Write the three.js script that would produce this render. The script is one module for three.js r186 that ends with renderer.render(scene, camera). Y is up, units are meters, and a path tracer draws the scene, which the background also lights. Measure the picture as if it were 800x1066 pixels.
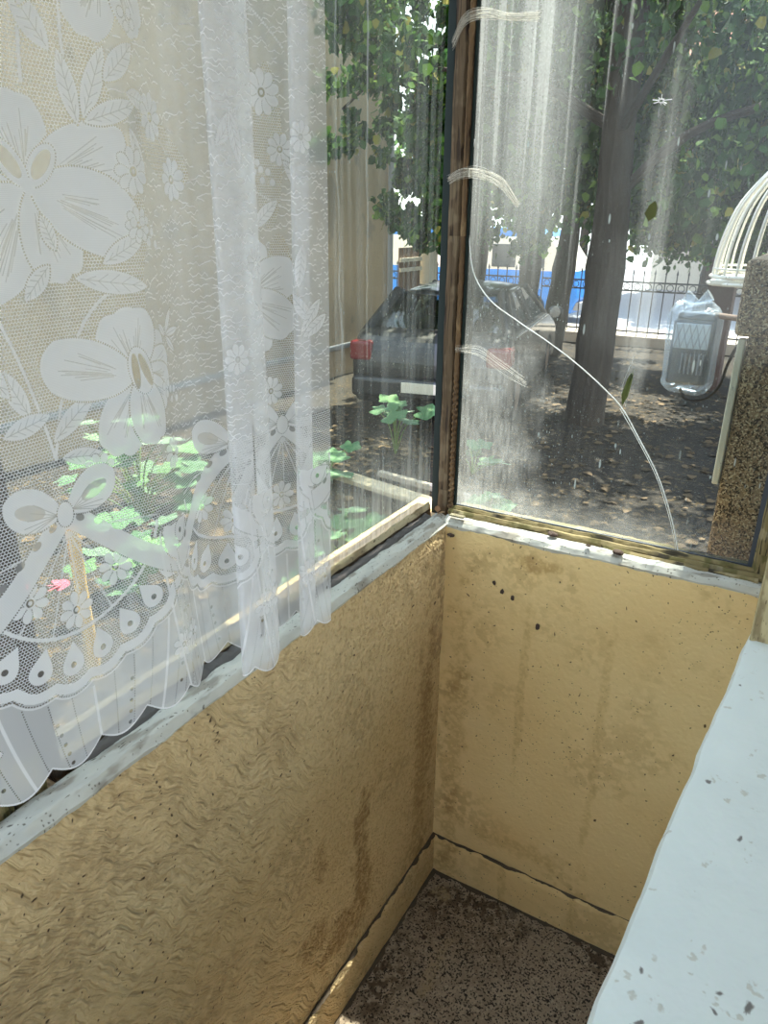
import * as THREE from 'three';
import { mergeGeometries, toCreasedNormals } from 'three/addons/utils/BufferGeometryUtils.js';
import { RoundedBoxGeometry } from 'three/addons/geometries/RoundedBoxGeometry.js';

// ------------------------------------------------------------------ camera, sky, sun, exposure
const scene = new THREE.Scene();
const camera = new THREE.PerspectiveCamera(70.37, 800 / 1066, 0.02, 300);
camera.position.set(0.586, 1.526, 1.26);
camera.rotation.set(-0.38206, 0.52856, 0.00902, 'YXZ');
const renderer = new THREE.WebGLRenderer({ antialias: true });
renderer.toneMapping = THREE.LinearToneMapping;
renderer.toneMappingExposure = 2.25;
renderer.shadowMap.enabled = true;

const SUN = new THREE.Vector3(-0.008, 0.95, -0.432).normalize();
// hazy summer sky: pale towards the horizon, soft blue overhead, the same all round but for the glow about the sun
const skyTex = (() => {
  const w = 512, h = 256, f = new Float32Array(w * h * 4);
  for (let j = 0; j < h; j++) for (let i = 0; i < w; i++) {
    const el = ((j + 0.5) / h - 0.5) * Math.PI, az = ((i + 0.5) / w - 0.5) * 2 * Math.PI, y = Math.sin(el), cs = Math.cos(el) * Math.cos(az) * SUN.x + y * SUN.y + Math.cos(el) * Math.sin(az) * SUN.z;
    const t = Math.pow(Math.max(0, y), 0.5), glow = 0.9 * Math.pow(Math.max(0, cs), 24), k = (j * w + i) * 4;
    f[k] = 1.0 + (0.52 - 1.0) * t + glow; f[k + 1] = 1.0 + (0.66 - 1.0) * t + glow * 0.96; f[k + 2] = 1.0 + (0.92 - 1.0) * t + glow * 0.88; f[k + 3] = 1;
  }
  const tx = new THREE.DataTexture(f, w, h, THREE.RGBAFormat, THREE.FloatType); tx.mapping = THREE.EquirectangularReflectionMapping; tx.magFilter = THREE.LinearFilter; tx.needsUpdate = true; return tx;
})();
scene.background = skyTex; scene.environment = skyTex;
scene.backgroundIntensity = scene.environmentIntensity = 2.2;
const sun = new THREE.DirectionalLight(new THREE.Color().setRGB(1, 0.93, 0.82), 12);
sun.position.copy(SUN).multiplyScalar(40);
sun.castShadow = true;
sun.shadow.mapSize.set(4096, 4096);
Object.assign(sun.shadow.camera, { left: -22, right: 22, top: 22, bottom: -22, near: 1, far: 90 });
scene.add(sun, sun.target);

// ------------------------------------------------------------------ helpers
const rng = (seed) => () => { seed = (seed + 0x6d2b79f5) | 0; let t = Math.imul(seed ^ (seed >>> 15), 1 | seed); t = (t + Math.imul(t ^ (t >>> 7), 61 | t)) ^ t; return ((t ^ (t >>> 14)) >>> 0) / 4294967296; };
const hash0 = (x, y, s) => { let h = Math.imul(x | 0, 374761393) ^ Math.imul(y | 0, 668265263) ^ Math.imul(s | 0, 2147483647 ^ 0x5bd1e995); h = Math.imul(h ^ (h >>> 13), 1274126177); return ((h ^ (h >>> 16)) >>> 0) / 4294967296; };
const TAB = (() => { const t = new Float32Array(65536); for (let i = 0; i < 65536; i++) t[i] = hash0(i & 255, i >> 8, 77); return t; })();
const hash = (x, y, s) => TAB[(((y + s * 57) & 255) << 8) | ((x + s * 131) & 255)];
const sm = (t) => t * t * (3 - 2 * t);
function vn(x, y, s = 1) { const ix = Math.floor(x), iy = Math.floor(y), u = sm(x - ix), v = sm(y - iy); const a = hash(ix, iy, s), b = hash(ix + 1, iy, s), c = hash(ix, iy + 1, s), d = hash(ix + 1, iy + 1, s); return a + (b - a) * u + (c - a) * v + (a - b - c + d) * u * v; }
function fbm(x, y, s = 1, o = 4) { let t = 0, a = 0.5, n = 0; for (let i = 0; i < o; i++) { t += a * vn(x, y, s + i); n += a; a *= 0.5; x *= 2.03; y *= 2.03; } return t / n; }
const clamp = (v, a = 0, b = 1) => Math.min(b, Math.max(a, v));
const step = (a, b, x) => { const t = clamp((x - a) / (b - a)); return t * t * (3 - 2 * t); };
const mix = (a, b, t) => a + (b - a) * t;
const mix3 = (a, b, t) => [mix(a[0], b[0], t), mix(a[1], b[1], t), mix(a[2], b[2], t)];
const lin = (r, g, b) => new THREE.Color().setRGB(r, g, b);
const V = (x, y, z) => new THREE.Vector3(x, y, z);

// a surface of W x H metres: fn(x, y) -> [r, g, b (sRGB 0..1), height]; returns { map, bump }
function surfaceTex(W, H, res, fn, wrap = THREE.RepeatWrapping) {
  const w = Math.min(2048, Math.round(W * res)), h = Math.min(2048, Math.round(H * res)), c = new Uint8Array(w * h * 4), b = new Uint8Array(w * h * 4);
  for (let j = 0; j < h; j++) for (let i = 0; i < w; i++) {
    const p = fn((i + 0.5) / w * W, (j + 0.5) / h * H), k = (j * w + i) * 4;
    for (let q = 0; q < 3; q++) { c[k + q] = clamp(p[q]) * 255; b[k + q] = clamp(p[3]) * 255; }
    c[k + 3] = b[k + 3] = 255;
  }
  const mk = (d, srgb) => { const t = new THREE.DataTexture(d, w, h); t.magFilter = THREE.LinearFilter; t.minFilter = THREE.LinearMipmapLinearFilter; t.generateMipmaps = true; t.wrapS = t.wrapT = wrap; if (srgb) t.colorSpace = THREE.SRGBColorSpace; t.repeat.set(1 / W, 1 / H); t.needsUpdate = true; return t; };
  return { map: mk(c, true), bump: mk(b, false) };
}
const std = (o) => new THREE.MeshStandardMaterial({ roughness: 0.85, ...o });
const texMat = (t, bump, o = {}) => std({ map: t.map, bumpMap: t.bump, bumpScale: bump, ...o });

const taken = new Map();
const numbered = (n) => { const k = taken.get(n) ?? 0; taken.set(n, k + 1); return k ? n + '_' + String(k).padStart(3, '0') : n; };
const shade = (o) => { o.traverse((m) => { if (m.isMesh) m.castShadow = m.receiveShadow = true; }); return o; };
function mesh(name, geo, mat, parent) { const m = new THREE.Mesh(geo, mat); m.name = parent ? name : numbered(name); m.castShadow = m.receiveShadow = true; (parent ?? scene).add(m); return m; }
function group(name, pos = [0, 0, 0], turn = 0) { const g = new THREE.Group(); g.name = numbered(name); g.position.set(...pos); g.rotation.y = turn; scene.add(g); return g; }
function tag(o, label, category, grp) { o.userData.label = label; o.userData.category = category; if (grp) o.userData.group = grp; return o; }
function struct(o, label, category) { o.userData.kind = 'structure'; if (label) { o.userData.label = label; o.userData.category = category; } return o; }
const box = (x0, x1, y0, y1, z0, z1) => new THREE.BoxGeometry(x1 - x0, y1 - y0, z1 - z0).translate((x0 + x1) / 2, (y0 + y1) / 2, (z0 + z1) / 2);
const rbox = (x0, x1, y0, y1, z0, z1, r = 0.004, s = 2) => new RoundedBoxGeometry(x1 - x0, y1 - y0, z1 - z0, s, r).translate((x0 + x1) / 2, (y0 + y1) / 2, (z0 + z1) / 2);
const tube = (pts, r, n = 24, m = 6, closed = false) => new THREE.TubeGeometry(new THREE.CatmullRomCurve3(pts.map((p) => p.isVector3 ? p : V(...p)), closed), n, r, m, closed);
function bar(a, b, r, m = 6) { a = V(...a); b = V(...b); const d = b.clone().sub(a), g = new THREE.CylinderGeometry(r, r, d.length(), m); g.applyQuaternion(new THREE.Quaternion().setFromUnitVectors(V(0, 1, 0), d.clone().normalize())); return g.translate(...a.add(b).multiplyScalar(0.5).toArray()); }
const merge = (l) => mergeGeometries(l.map((g) => (g.index ? g.toNonIndexed() : g)));

// sweep a cross-section (a, b) along a length; put(a, b, l) -> position; uvOf(position) -> [u, v]
function sweep(profile, L, n, put, uvOf, crease = 0.6) {
  const m = profile.length, pos = [], uv = [], idx = []; let arc = [0];
  for (let i = 1; i < m; i++) arc.push(arc[i - 1] + Math.hypot(profile[i][0] - profile[i - 1][0], profile[i][1] - profile[i - 1][1]));
  for (let j = 0; j <= n; j++) for (let i = 0; i < m; i++) { const p = put(profile[i][0], profile[i][1], j / n * L, arc[i]); pos.push(...p); uv.push(...(uvOf ? uvOf(p) : [j / n * L, arc[i]])); }
  for (let j = 0; j < n; j++) for (let i = 0; i < m - 1; i++) { const a = j * m + i; idx.push(a, a + 1, a + m, a + 1, a + m + 1, a + m); }
  for (const j of [0, n]) { const o = j * m; for (let i = 1; i < m - 2; i++) idx.push(o, o + i, o + i + 1); }
  const g = new THREE.BufferGeometry(); g.setAttribute('position', new THREE.Float32BufferAttribute(pos, 3)); g.setAttribute('uv', new THREE.Float32BufferAttribute(uv, 2)); g.setIndex(idx);
  return toCreasedNormals(g, crease);
}
function dense(profile, d) { const o = []; for (let i = 0; i < profile.length - 1; i++) { const [a, b] = profile[i], [c, e] = profile[i + 1], n = Math.max(1, Math.ceil(Math.hypot(c - a, e - b) / d)); for (let k = 0; k < n; k++) o.push([mix(a, c, k / n), mix(b, e, k / n)]); } o.push(profile.at(-1)); return o; }

// ------------------------------------------------------------------ plaster of the balcony
const GROUND = -0.6, TOP = 0.95, W = 0.585;
const grime = (x, y, s, lo, hi) => step(lo, hi, fbm(x * 9, y * 9, s, 5)) * step(0.35, 0.62, fbm(x * 90, y * 90, s + 9, 3));
const speck = (x, y, f, s, th) => { x += (vn(x * 60, y * 60, s + 5) - 0.5) * 0.012; y += (vn(x * 60, y * 60, s + 6) - 0.5) * 0.012; const ix = Math.floor(x * f), iy = Math.floor(y * f); if (hash(ix, iy, s) < th) return 0; const cx = (ix + 0.3 + 0.4 * hash(ix, iy, s + 1)) / f, cy = (iy + 0.3 + 0.4 * hash(ix, iy, s + 2)) / f; return step(0.3, 0.12, Math.hypot((x - cx) * f * (0.7 + hash(ix, iy, s + 3)), (y - cy) * f) * (0.8 + 0.6 * vn(x * 900, y * 900, s))); };
// stain with a grainy outline of its own
const blot = (x, y, cx, cy, rx, ry, s) => { const d = Math.hypot((x - cx) / rx, (y - cy) / ry) + (fbm(x * 40, y * 40, s, 4) - 0.5) * 1.5; return step(1, 0.45, d) * (0.35 + 0.65 * step(0.35, 0.6, fbm(x * 160, y * 160, s + 3, 3))); };
const crackLine = (x, y, x0, y0, x1, y1, w, s) => { const t = clamp(((x - x0) * (x1 - x0) + (y - y0) * (y1 - y0)) / ((x1 - x0) ** 2 + (y1 - y0) ** 2)); const px = x0 + t * (x1 - x0) + (vn(t * 12, 0, s) - 0.5) * 0.012, py = y0 + t * (y1 - y0) + (vn(t * 12, 7, s) - 0.5) * 0.012; return step(w, w * 0.3, Math.hypot(x - px, y - py)) * step(0.25, 0.5, vn(x * 120, y * 120, s + 1)); };

const leftTex = surfaceTex(1.1, 1.0, 1500, (z, y) => {
  // trowel strokes lie along the wall on the near side, fine pebbly roughcast towards the corner
  const near = step(0.32, 0.62, z + (fbm(z * 6, y * 6, 3) - 0.5) * 0.3), a = 0.75, ca = Math.cos(a), sa = Math.sin(a), p = z * ca + y * sa, q = -z * sa + y * ca, w = (fbm(z * 14, y * 14, 21) - 0.5) * 0.05;
  const strokes = fbm(p * 34 + w * 60, (q + w) * 230, 31, 4), peb = fbm(z * 190, y * 190, 41, 3), big = fbm(z * 18, y * 18, 51, 4);
  let h = 0.5 + (strokes - 0.5) * 0.9 * near + (peb - 0.5) * mix(0.75, 0.25, near) + (big - 0.5) * 0.5;
  const ry = 0.7 - Math.max(0, 0.66 - z) * 0.12; // raised seam along the wall
  const seam = Math.exp(-(((y - ry) / 0.006) ** 2)) * step(0.38, 0.5, fbm(z * 16, 3, 61, 3)) * step(0.4, 0.5, z); h += seam * 0.35;
  let c = mix3([0.87, 0.765, 0.585], [0.815, 0.695, 0.51], fbm(z * 7, y * 7, 71, 4));
  c = mix3(c, [0.88, 0.79, 0.61], step(0.62, 0.78, peb) * 0.5 * (1 - near));
  c = mix3(c, [0.60, 0.475, 0.31], step(0.48, 0.30, strokes) * 0.22 * near + step(0.44, 0.32, peb) * 0.25 * (1 - near));
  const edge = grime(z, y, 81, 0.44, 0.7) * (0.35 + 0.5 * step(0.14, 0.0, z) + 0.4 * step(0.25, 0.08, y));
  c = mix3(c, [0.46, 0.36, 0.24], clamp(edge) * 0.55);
  const st = Math.max(blot(z, y, 0.33, 0.34, 0.035, 0.2, 91), blot(z, y, 0.40, 0.21, 0.10, 0.05, 92), blot(z, y, 0.5, 0.28, 0.06, 0.045, 93) * 0.8, blot(z, y, 0.47, 0.46, 0.03, 0.05, 97) * 0.6, blot(z, y, 0.07, 0.42, 0.05, 0.36, 98) * 0.7);
  c = mix3(c, [0.50, 0.37, 0.21], st * 0.6);
  const cr = Math.max(crackLine(z, y, 0.70, 0.93, 0.69, 0.86, 0.003, 1), crackLine(z, y, 0.52, 0.93, 0.5, 0.89, 0.0025, 2), crackLine(z, y, 0.8, 0.9, 0.79, 0.84, 0.002, 3), speck(z, y, 110, 111, 0.985), speck(z, y, 190, 117, 0.98));
  c = mix3(c, [0.27, 0.2, 0.13], cr * 0.85); h -= cr * 0.2;
  return [...c, h];
});
const endTex = surfaceTex(0.75, 1.0, 1600, (x, y) => {
  const peb = fbm(x * 150, y * 150, 141, 3), big = fbm(x * 11, y * 11, 151, 4);
  let h = 0.5 + (peb - 0.5) * 0.3 + (big - 0.5) * 0.6;
  let c = mix3([0.90, 0.79, 0.58], [0.87, 0.735, 0.505], fbm(x * 5, y * 5, 171, 4));
  const edge = grime(x, y, 181, 0.46, 0.72) * (0.25 + 0.55 * step(0.12, 0, x) + 0.4 * step(0.22, 0.1, y) + 0.25 * step(0.82, 0.93, y));
  c = mix3(c, [0.50, 0.37, 0.20], clamp(edge) * 0.6);
  const st = Math.max(blot(x, y, 0.19, 0.6, 0.012, 0.3, 191) * 0.6, blot(x, y, 0.36, 0.5, 0.012, 0.34, 192) * 0.5, blot(x, y, 0.22, 0.18, 0.16, 0.03, 193) * 0.6, blot(x, y, 0.04, 0.45, 0.035, 0.5, 194) * 0.8, blot(x, y, 0.2, 0.9, 0.05, 0.02, 195));
  c = mix3(c, [0.55, 0.40, 0.2], st * 0.32);
  const sp = Math.max(speck(x, y, 130, 211, 0.972), speck(x, y, 220, 217, 0.95) * step(0.4, 0.6, fbm(x * 6, y * 6, 218)), crackLine(x, y, 0.31, 0.75, 0.31, 0.6, 0.0016, 5), crackLine(x, y, 0.16, 0.93, 0.17, 0.83, 0.0016, 6));
  c = mix3(c, [0.24, 0.16, 0.1], sp * 0.8); h -= sp * 0.15;
  return [...c, h];
});
const limeTex = surfaceTex(1, 1, 900, (x, y) => {
  const f = fbm(x * 30, y * 60, 301, 4), d = step(0.56, 0.74, fbm(x * 22, y * 40, 311, 4)), s = Math.max(speck(x, y, 190, 321, 0.9), speck(x, y, 100, 323, 0.95));
  let c = mix3([0.80, 0.785, 0.74], [0.70, 0.69, 0.66], f); c = mix3(c, [0.47, 0.43, 0.38], d * 0.6); c = mix3(c, [0.2, 0.17, 0.14], s * 0.7);
  return [...c, 0.5 + (f - 0.5) * 0.9 - d * 0.15];
});
const whiteTex = surfaceTex(1, 1, 1100, (x, y) => {
  const f = fbm(x * 22, y * 16, 401, 5), g = fbm(x * 120, y * 120, 411, 3), chip = step(0.70, 0.76, fbm(x * 60, y * 60, 421, 4)) * step(0.5, 0.6, fbm(x * 160, y * 160, 423, 3)), s = speck(x, y, 70, 431, 0.985);
  let c = mix3([0.905, 0.92, 0.90], [0.86, 0.88, 0.865], f); c = mix3(c, [0.72, 0.69, 0.62], chip * 0.5); c = mix3(c, [0.35, 0.32, 0.3], s * 0.8);
  return [...c, 0.45 + (f - 0.5) * 1.1 + (g - 0.5) * 0.2 - chip * 0.2];
});
const floorTex = surfaceTex(0.8, 1.2, 1500, (x, z) => {
  let f = fbm(x * 7, z * 7, 501, 4), c = mix3([0.54, 0.47, 0.40], [0.64, 0.57, 0.49], f);
  const a = fbm(x * 330, z * 330, 511, 2), b = fbm(x * 260, z * 260, 517, 2);
  c = mix3(c, [0.17, 0.14, 0.12], step(0.58, 0.68, a)); c = mix3(c, [0.68, 0.62, 0.54], step(0.66, 0.74, b) * 0.8);
  const dirt = grime(x, z, 531, 0.36, 0.6) * clamp(0.25 + step(0.12, 0.01, Math.min(x, z)));
  c = mix3(c, [0.25, 0.19, 0.135], dirt * 0.75);
  c = mix3(c, [0.62, 0.54, 0.42], Math.max(blot(x, z, 0.06, 0.06, 0.03, 0.02, 541), blot(x, z, 0.13, 0.24, 0.02, 0.09, 542) * 0.7));
  return [...c, 0.5 + (a - 0.5) * 0.3 + (f - 0.5) * 0.4];
});
const M = {
  left: texMat(leftTex, 0.011), end: texMat(endTex, 0.004), lime: texMat(limeTex, 0.003), white: texMat(whiteTex, 0.0022, { roughness: 0.7 }), floor: texMat(floorTex, 0.001, { roughness: 0.9 }),
  paint: std({ color: lin(0.72, 0.69, 0.62) }), ceiling: std({ color: lin(0.78, 0.77, 0.74) }), render: std({ color: lin(0.5, 0.46, 0.38) }),
  gunk: std({ color: lin(0.085, 0.062, 0.042), roughness: 1 }),
};

// parapet walls: cross-section (depth, height) swept along
const parapet = dense([[-0.13, GROUND - 0.05], [-0.13, TOP - 0.012], [-0.03, TOP - 0.012], [-0.012, TOP - 0.004], [-0.003, TOP - 0.012], [0, TOP - 0.03], [0, -0.05]], 0.02);
const bulge = (l, y, s) => (fbm(l * 5, y * 5, s, 3) - 0.5) * 0.008 + (fbm(l * 22, y * 22, s + 5, 2) - 0.5) * 0.002;
const wl = mesh('wall_left', sweep(parapet, 2.2, 200, (a, b, l) => [a + (a > -0.02 ? bulge(l, b, 601) * step(0.0, 0.05, TOP + 0.02 - b) : 0), b + (a > -0.1 && b > 0.9 ? (fbm(l * 9, a * 30, 611) - 0.5) * 0.008 : 0), l - 0.13], ([x, y, z]) => [z, y]), M.left);
struct(wl, 'low ochre plaster parapet under the lace curtain', 'wall');
const we = mesh('wall_end', sweep(parapet, 0.85, 90, (a, b, l) => [l - 0.1, b + (a > -0.1 && b > 0.9 ? (fbm(l * 9, a * 30, 631) - 0.5) * 0.007 : 0), a + (a > -0.02 ? bulge(l, b, 621) * step(0.0, 0.05, TOP + 0.02 - b) : 0)], ([x, y, z]) => [x, y]), M.end);
struct(we, 'low yellow plaster end parapet under the cracked window pane', 'wall');
// pale mortar ledges on the parapets
const ledgeP = [[-0.042, TOP - 0.02], [-0.042, TOP - 0.003], [-0.034, TOP + 0.004], [-0.022, TOP + 0.006], [-0.008, TOP + 0.002], [-0.001, TOP - 0.008], [-0.006, TOP - 0.02]];
const rough = (l, a, s, k) => (fbm(l * 30, a * 60, s, 4) - 0.5) * k;
struct(mesh('trim_1', sweep(dense(ledgeP, 0.006), 1.95, 280, (a, b, l) => [a + rough(l, b, 641, 0.006), b + rough(l, a, 643, 0.006), l - 0.02], ([x, y, z]) => [z, x * 2]), M.lime), 'whitish mortar ledge along the foot of the curtained window', 'ledge');
struct(mesh('trim_2', sweep(dense(ledgeP, 0.006), 0.6, 120, (a, b, l) => [l - 0.01, b + rough(l, a, 653, 0.006), a + rough(l, b, 651, 0.007)], ([x, y, z]) => [x, z * 2 + 0.4]), M.lime), 'whitish mortar ledge under the cracked pane', 'ledge');
// skirtings, proud of the walls
const BB = 0.111, skirtP = dense([[-0.01, 0.0], [0.009, 0.0], [0.009, BB - 0.006], [0.006, BB - 0.001], [-0.01, BB]], 0.012);
const mLeftSk = M.left, mEndSk = M.end;
struct(mesh('baseboard_left', sweep(skirtP, 1.94, 140, (a, b, l) => [a + rough(l, b, 661, 0.004), b + rough(l, 0, 663, 0.006) * (b > 0.1 ? 1 : 0), l], ([x, y, z]) => [z + 0.2, y + 0.55]), mLeftSk), 'plaster skirting at the foot of the left parapet', 'skirting');
struct(mesh('baseboard_end', sweep(skirtP, W, 60, (a, b, l) => [l, b + rough(l, 0, 673, 0.006) * (b > 0.1 ? 1 : 0), a + rough(l, b, 671, 0.004)], ([x, y, z]) => [x, y + 0.5]), mEndSk), 'plaster skirting at the foot of the end parapet', 'skirting');
// black dirt lying on the skirting and in the floor joint
function dirtLine(parent, put, L, w, s) {
  const n = Math.round(L * 260), prof = [[0, 0], [0.35, 0.5], [0.75, 0.35], [1, 0]];
  mesh('dirt_line', sweep(prof, L, n, (a, b, l) => { const k = 0.55 + 0.9 * step(0.3, 0.75, fbm(l * 40, 1, s, 4)); return put(a * w * k, b * w * 0.55 * k, l); }), M.gunk, parent);
}
const blc = scene.getObjectByName('baseboard_left'), bec = scene.getObjectByName('baseboard_end');
dirtLine(blc, (a, b, l) => [a - 0.001 + rough(l, BB, 661, 0.004), BB - 0.0005 + b + rough(l, 0, 663, 0.006), l], 1.6, 0.008, 681);
dirtLine(bec, (a, b, l) => [l, BB - 0.0005 + b + rough(l, 0, 673, 0.006), a - 0.001 + rough(l, BB, 671, 0.004)], W, 0.0075, 683);
dirtLine(blc, (a, b, l) => [0.007 + a, b + 0.001, l], 1.6, 0.009, 685);
dirtLine(bec, (a, b, l) => [l, b + 0.001, 0.007 + a], W, 0.010, 687);
// floor and the pale inner wall under the camera
struct(mesh('floor', (() => { const g = new THREE.PlaneGeometry(0.72, 2.06, 60, 140).rotateX(-Math.PI / 2).translate(0.3, 0, 0.98), p = g.attributes.position, u = g.attributes.uv; for (let i = 0; i < p.count; i++) { u.setXY(i, p.getX(i), p.getZ(i)); p.setY(i, (fbm(p.getX(i) * 9, p.getZ(i) * 9, 691) - 0.5) * 0.004); } g.computeVertexNormals(); return merge([g, box(-0.06, 0.66, -0.15, -0.01, -0.06, 2.0)]); })(), M.floor), 'worn speckled terrazzo balcony floor', 'floor');
const SILL = 0.886, edgeX = (z) => 0.585 - 0.0716 * z;
const innerP = dense([[0.5, -0.02], [0.0, -0.02], [0, SILL - 0.016], [0.005, SILL - 0.004], [0.016, SILL], [0.5, SILL]], 0.025);
struct(mesh('wall_right', sweep(innerP, 1.96, 180, (a, b, l) => { const n = (fbm(l * 14, b * 9, 701, 4) - 0.5) * 0.007 * (a < 0.1 ? 1 : 0); return [edgeX(l) + a + n, b + (b > 0.8 ? (fbm(l * 10, a * 10, 711, 4) - 0.5) * 0.006 : 0), l]; }, ([x, y, z]) => [x + (y < 0.85 ? y : 0), z]), M.white), 'thick white-painted sill wall beside the balcony', 'wall');
// house wall beyond the sill: pier, lintel, the room behind
const pierP = dense([[0.0, SILL - 0.03], [0.0, 2.45]], 0.03);
struct(mesh('wall_house', merge([rbox(0.586, 0.95, SILL - 0.06, 2.45, -0.13, 0.055, 0.008), box(0.6, 0.95, 2.2, 2.45, 0.055, 1.9), box(0.6, 0.95, SILL - 0.06, 2.45, 1.9, 2.0)]), std({ map: limeTex.map, color: lin(1.0, 0.86, 0.55), bumpMap: limeTex.bump, bumpScale: 0.002 })), 'yellowish masonry pier at the end of the white sill', 'wall');
struct(mesh('ceiling', box(-0.16, 3.0, 2.45, 2.6, -0.16, 2.15), M.ceiling), 'plain balcony ceiling', 'ceiling');
struct(mesh('wall_back', merge([box(-0.16, 0.95, GROUND - 0.05, 0.95, 2.0, 2.15), box(0.95, 3.0, -0.2, 2.45, 2.0, 2.15)]), M.paint), 'low plain wall at the near end of the balcony', 'wall');
struct(mesh('wall_room', merge([box(2.85, 3.0, -0.2, 0.6, -0.16, 2.0), box(2.85, 3.0, 2.3, 2.45, -0.16, 2.0), box(2.85, 3.0, 0.6, 2.3, -0.16, 0.06), box(2.85, 3.0, 0.6, 2.3, 1.92, 2.0), box(0.95, 2.85, -0.2, 2.45, -0.16, -0.02), box(0.95, 2.85, -0.2, -0.05, -0.02, 2.0)]), M.paint), 'plain walls of the room behind the sill', 'wall');

// ------------------------------------------------------------------ windows of the balcony
const woodTex = surfaceTex(0.25, 0.5, 2400, (x, y) => {
  const g = fbm(x * 260, y * 9, 801, 4), f = fbm(x * 30, y * 18, 811, 4), k = step(0.62, 0.72, fbm(x * 420, y * 14, 821, 3));
  let c = mix3([0.43, 0.355, 0.27], [0.27, 0.21, 0.15], g); c = mix3(c, [0.16, 0.11, 0.075], k * 0.8); c = mix3(c, [0.56, 0.50, 0.41], step(0.62, 0.75, f) * 0.45);
  return [...c, 0.5 + (g - 0.5) * 0.8 - k * 0.3];
});
const oliveTex = surfaceTex(0.5, 0.25, 2000, (x, y) => {
  const g = fbm(x * 10, y * 200, 831, 4), f = fbm(x * 25, y * 40, 841, 4), moss = step(0.52, 0.66, fbm(x * 34, y * 70, 851, 4)), k = step(0.6, 0.7, fbm(x * 16, y * 300, 861, 3));
  let c = mix3([0.60, 0.54, 0.38], [0.45, 0.39, 0.26], g); c = mix3(c, [0.30, 0.29, 0.13], moss * 0.55); c = mix3(c, [0.12, 0.1, 0.07], k * 0.75); c = mix3(c, [0.72, 0.66, 0.54], step(0.64, 0.76, f) * 0.6);
  return [...c, 0.5 + (g - 0.5) * 0.7 - k * 0.35];
});
Object.assign(M, {
  wood: texMat(woodTex, 0.003), olive: texMat(oliveTex, 0.003), steel: std({ color: lin(0.008, 0.016, 0.014), roughness: 0.95 }), steelDark: std({ color: lin(0.02, 0.019, 0.017), roughness: 0.7 }),
  putty: std({ map: limeTex.map, color: lin(0.95, 0.85, 0.62), bumpMap: limeTex.bump, bumpScale: 0.003 }), rust: std({ map: woodTex.map, color: lin(1.25, 1.1, 0.9), bumpMap: woodTex.bump, bumpScale: 0.001 }),
});
// dirty glass: roughness holds the film of dust (it scatters what passes), transmission the opaque crusts and drips
function glassMat(Wm, Hm, res, fn, tint) {
  const w = Math.round(Wm * res), h = Math.round(Hm * res), a = new Uint8Array(w * h * 4), b = new Uint8Array(w * h * 4);
  for (let j = 0; j < h; j++) for (let i = 0; i < w; i++) { const [dust, crust] = fn((i + 0.5) / res, (j + 0.5) / res), k = (j * w + i) * 4; a[k] = a[k + 1] = a[k + 2] = 255 * Math.sqrt(clamp(dust)); b[k] = b[k + 1] = b[k + 2] = 255 * (1 - clamp(crust)); a[k + 3] = b[k + 3] = 255; }
  const mk = (d) => { const t = new THREE.DataTexture(d, w, h); t.magFilter = THREE.LinearFilter; t.minFilter = THREE.LinearFilter; t.needsUpdate = true; return t; };
  return new THREE.MeshPhysicalMaterial({ color: tint, transmission: 1, thickness: 0, ior: 1.5, roughness: 1, roughnessMap: mk(a), transmissionMap: mk(b), specularIntensity: 0.7, side: THREE.DoubleSide });
}
const drip = (x, y, f, e, s, th) => { const ix = Math.floor(x * f), iy = Math.floor(y * f / e); if (hash(ix, iy, s) < th) return 0; const cx = (ix + 0.25 + 0.5 * hash(ix, iy, s + 1)) / f, cy = (iy + 0.25 + 0.5 * hash(ix, iy, s + 2)) / f * e, r = 0.12 + 0.12 * hash(ix, iy, s + 3); return step(r, r * 0.5, Math.hypot((x - cx) * f, (y - cy) * f / e * (0.6 + hash(ix, iy, s + 4)))); };
const PX0 = -0.008, PX1 = 0.566, PY0 = 0.968, PY1 = 2.2;
const endGlass = glassMat(PX1 - PX0, PY1 - PY0, 1300, (u, v) => {
  const x = u + PX0, y = v + PY0, runs = fbm(x * 130, y * 2.2, 901, 4), wide = fbm(x * 24, y * 1.4, 911, 3), fine = fbm(x * 300, y * 40, 921, 3);
  const main = step(0.215, 0.12, x + (wide - 0.5) * 0.06) * step(1.36, 1.6, y + (fbm(x * 20, 1, 925) - 0.5) * 0.3); // run-off of lime down the left half
  const low = step(0.20, 0.05, x + (fbm(x * 18, y * 18, 927) - 0.5) * 0.14) * step(1.45, 1.22, y), foot = step(1.06, 0.98, y + (fbm(x * 30, y * 10, 929) - 0.5) * 0.06);
  const mid = step(0.035, 0.012, Math.abs(x - 0.315 - (y - 1.4) * 0.06 - (fbm(1, y * 5, 931) - 0.5) * 0.05)) * step(1.2, 1.3, y);
  let dust = 0.004 + 0.03 * fine * runs + main * (0.09 + 0.12 * step(0.1, 0.9, fbm(x * 60, y * 1.6, 905, 4)) * (0.5 + wide)) + low * (0.07 + 0.15 * fine) + mid * 0.12 * runs + foot * 0.12 + 0.10 * step(0.6, 0.8, runs) * step(1.3, 1.7, y);
  dust *= 0.75 + 0.5 * fbm(x * 500, y * 500, 933, 2);
  const field = step(0.42, 0.6, fbm(x * 14, y * 14, 941, 3)), dense2 = 0.42 + 0.58 * step(0.3, 0.12, x) * step(1.5, 1.35, y);
  const crust = Math.max(drip(x, y, 180, 2.2, 951, 0.86) * field * dense2, drip(x, y, 330, 1.2, 957, 0.88) * dense2, drip(x, y, 90, 3.5, 963, 0.955) * 0.8 * (0.4 + field));
  return [dust, crust * 0.75];
}, lin(0.54, 0.60, 0.59));
const LZ0 = -0.03, LZ1 = 0.885, LY0 = 0.965;
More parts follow.
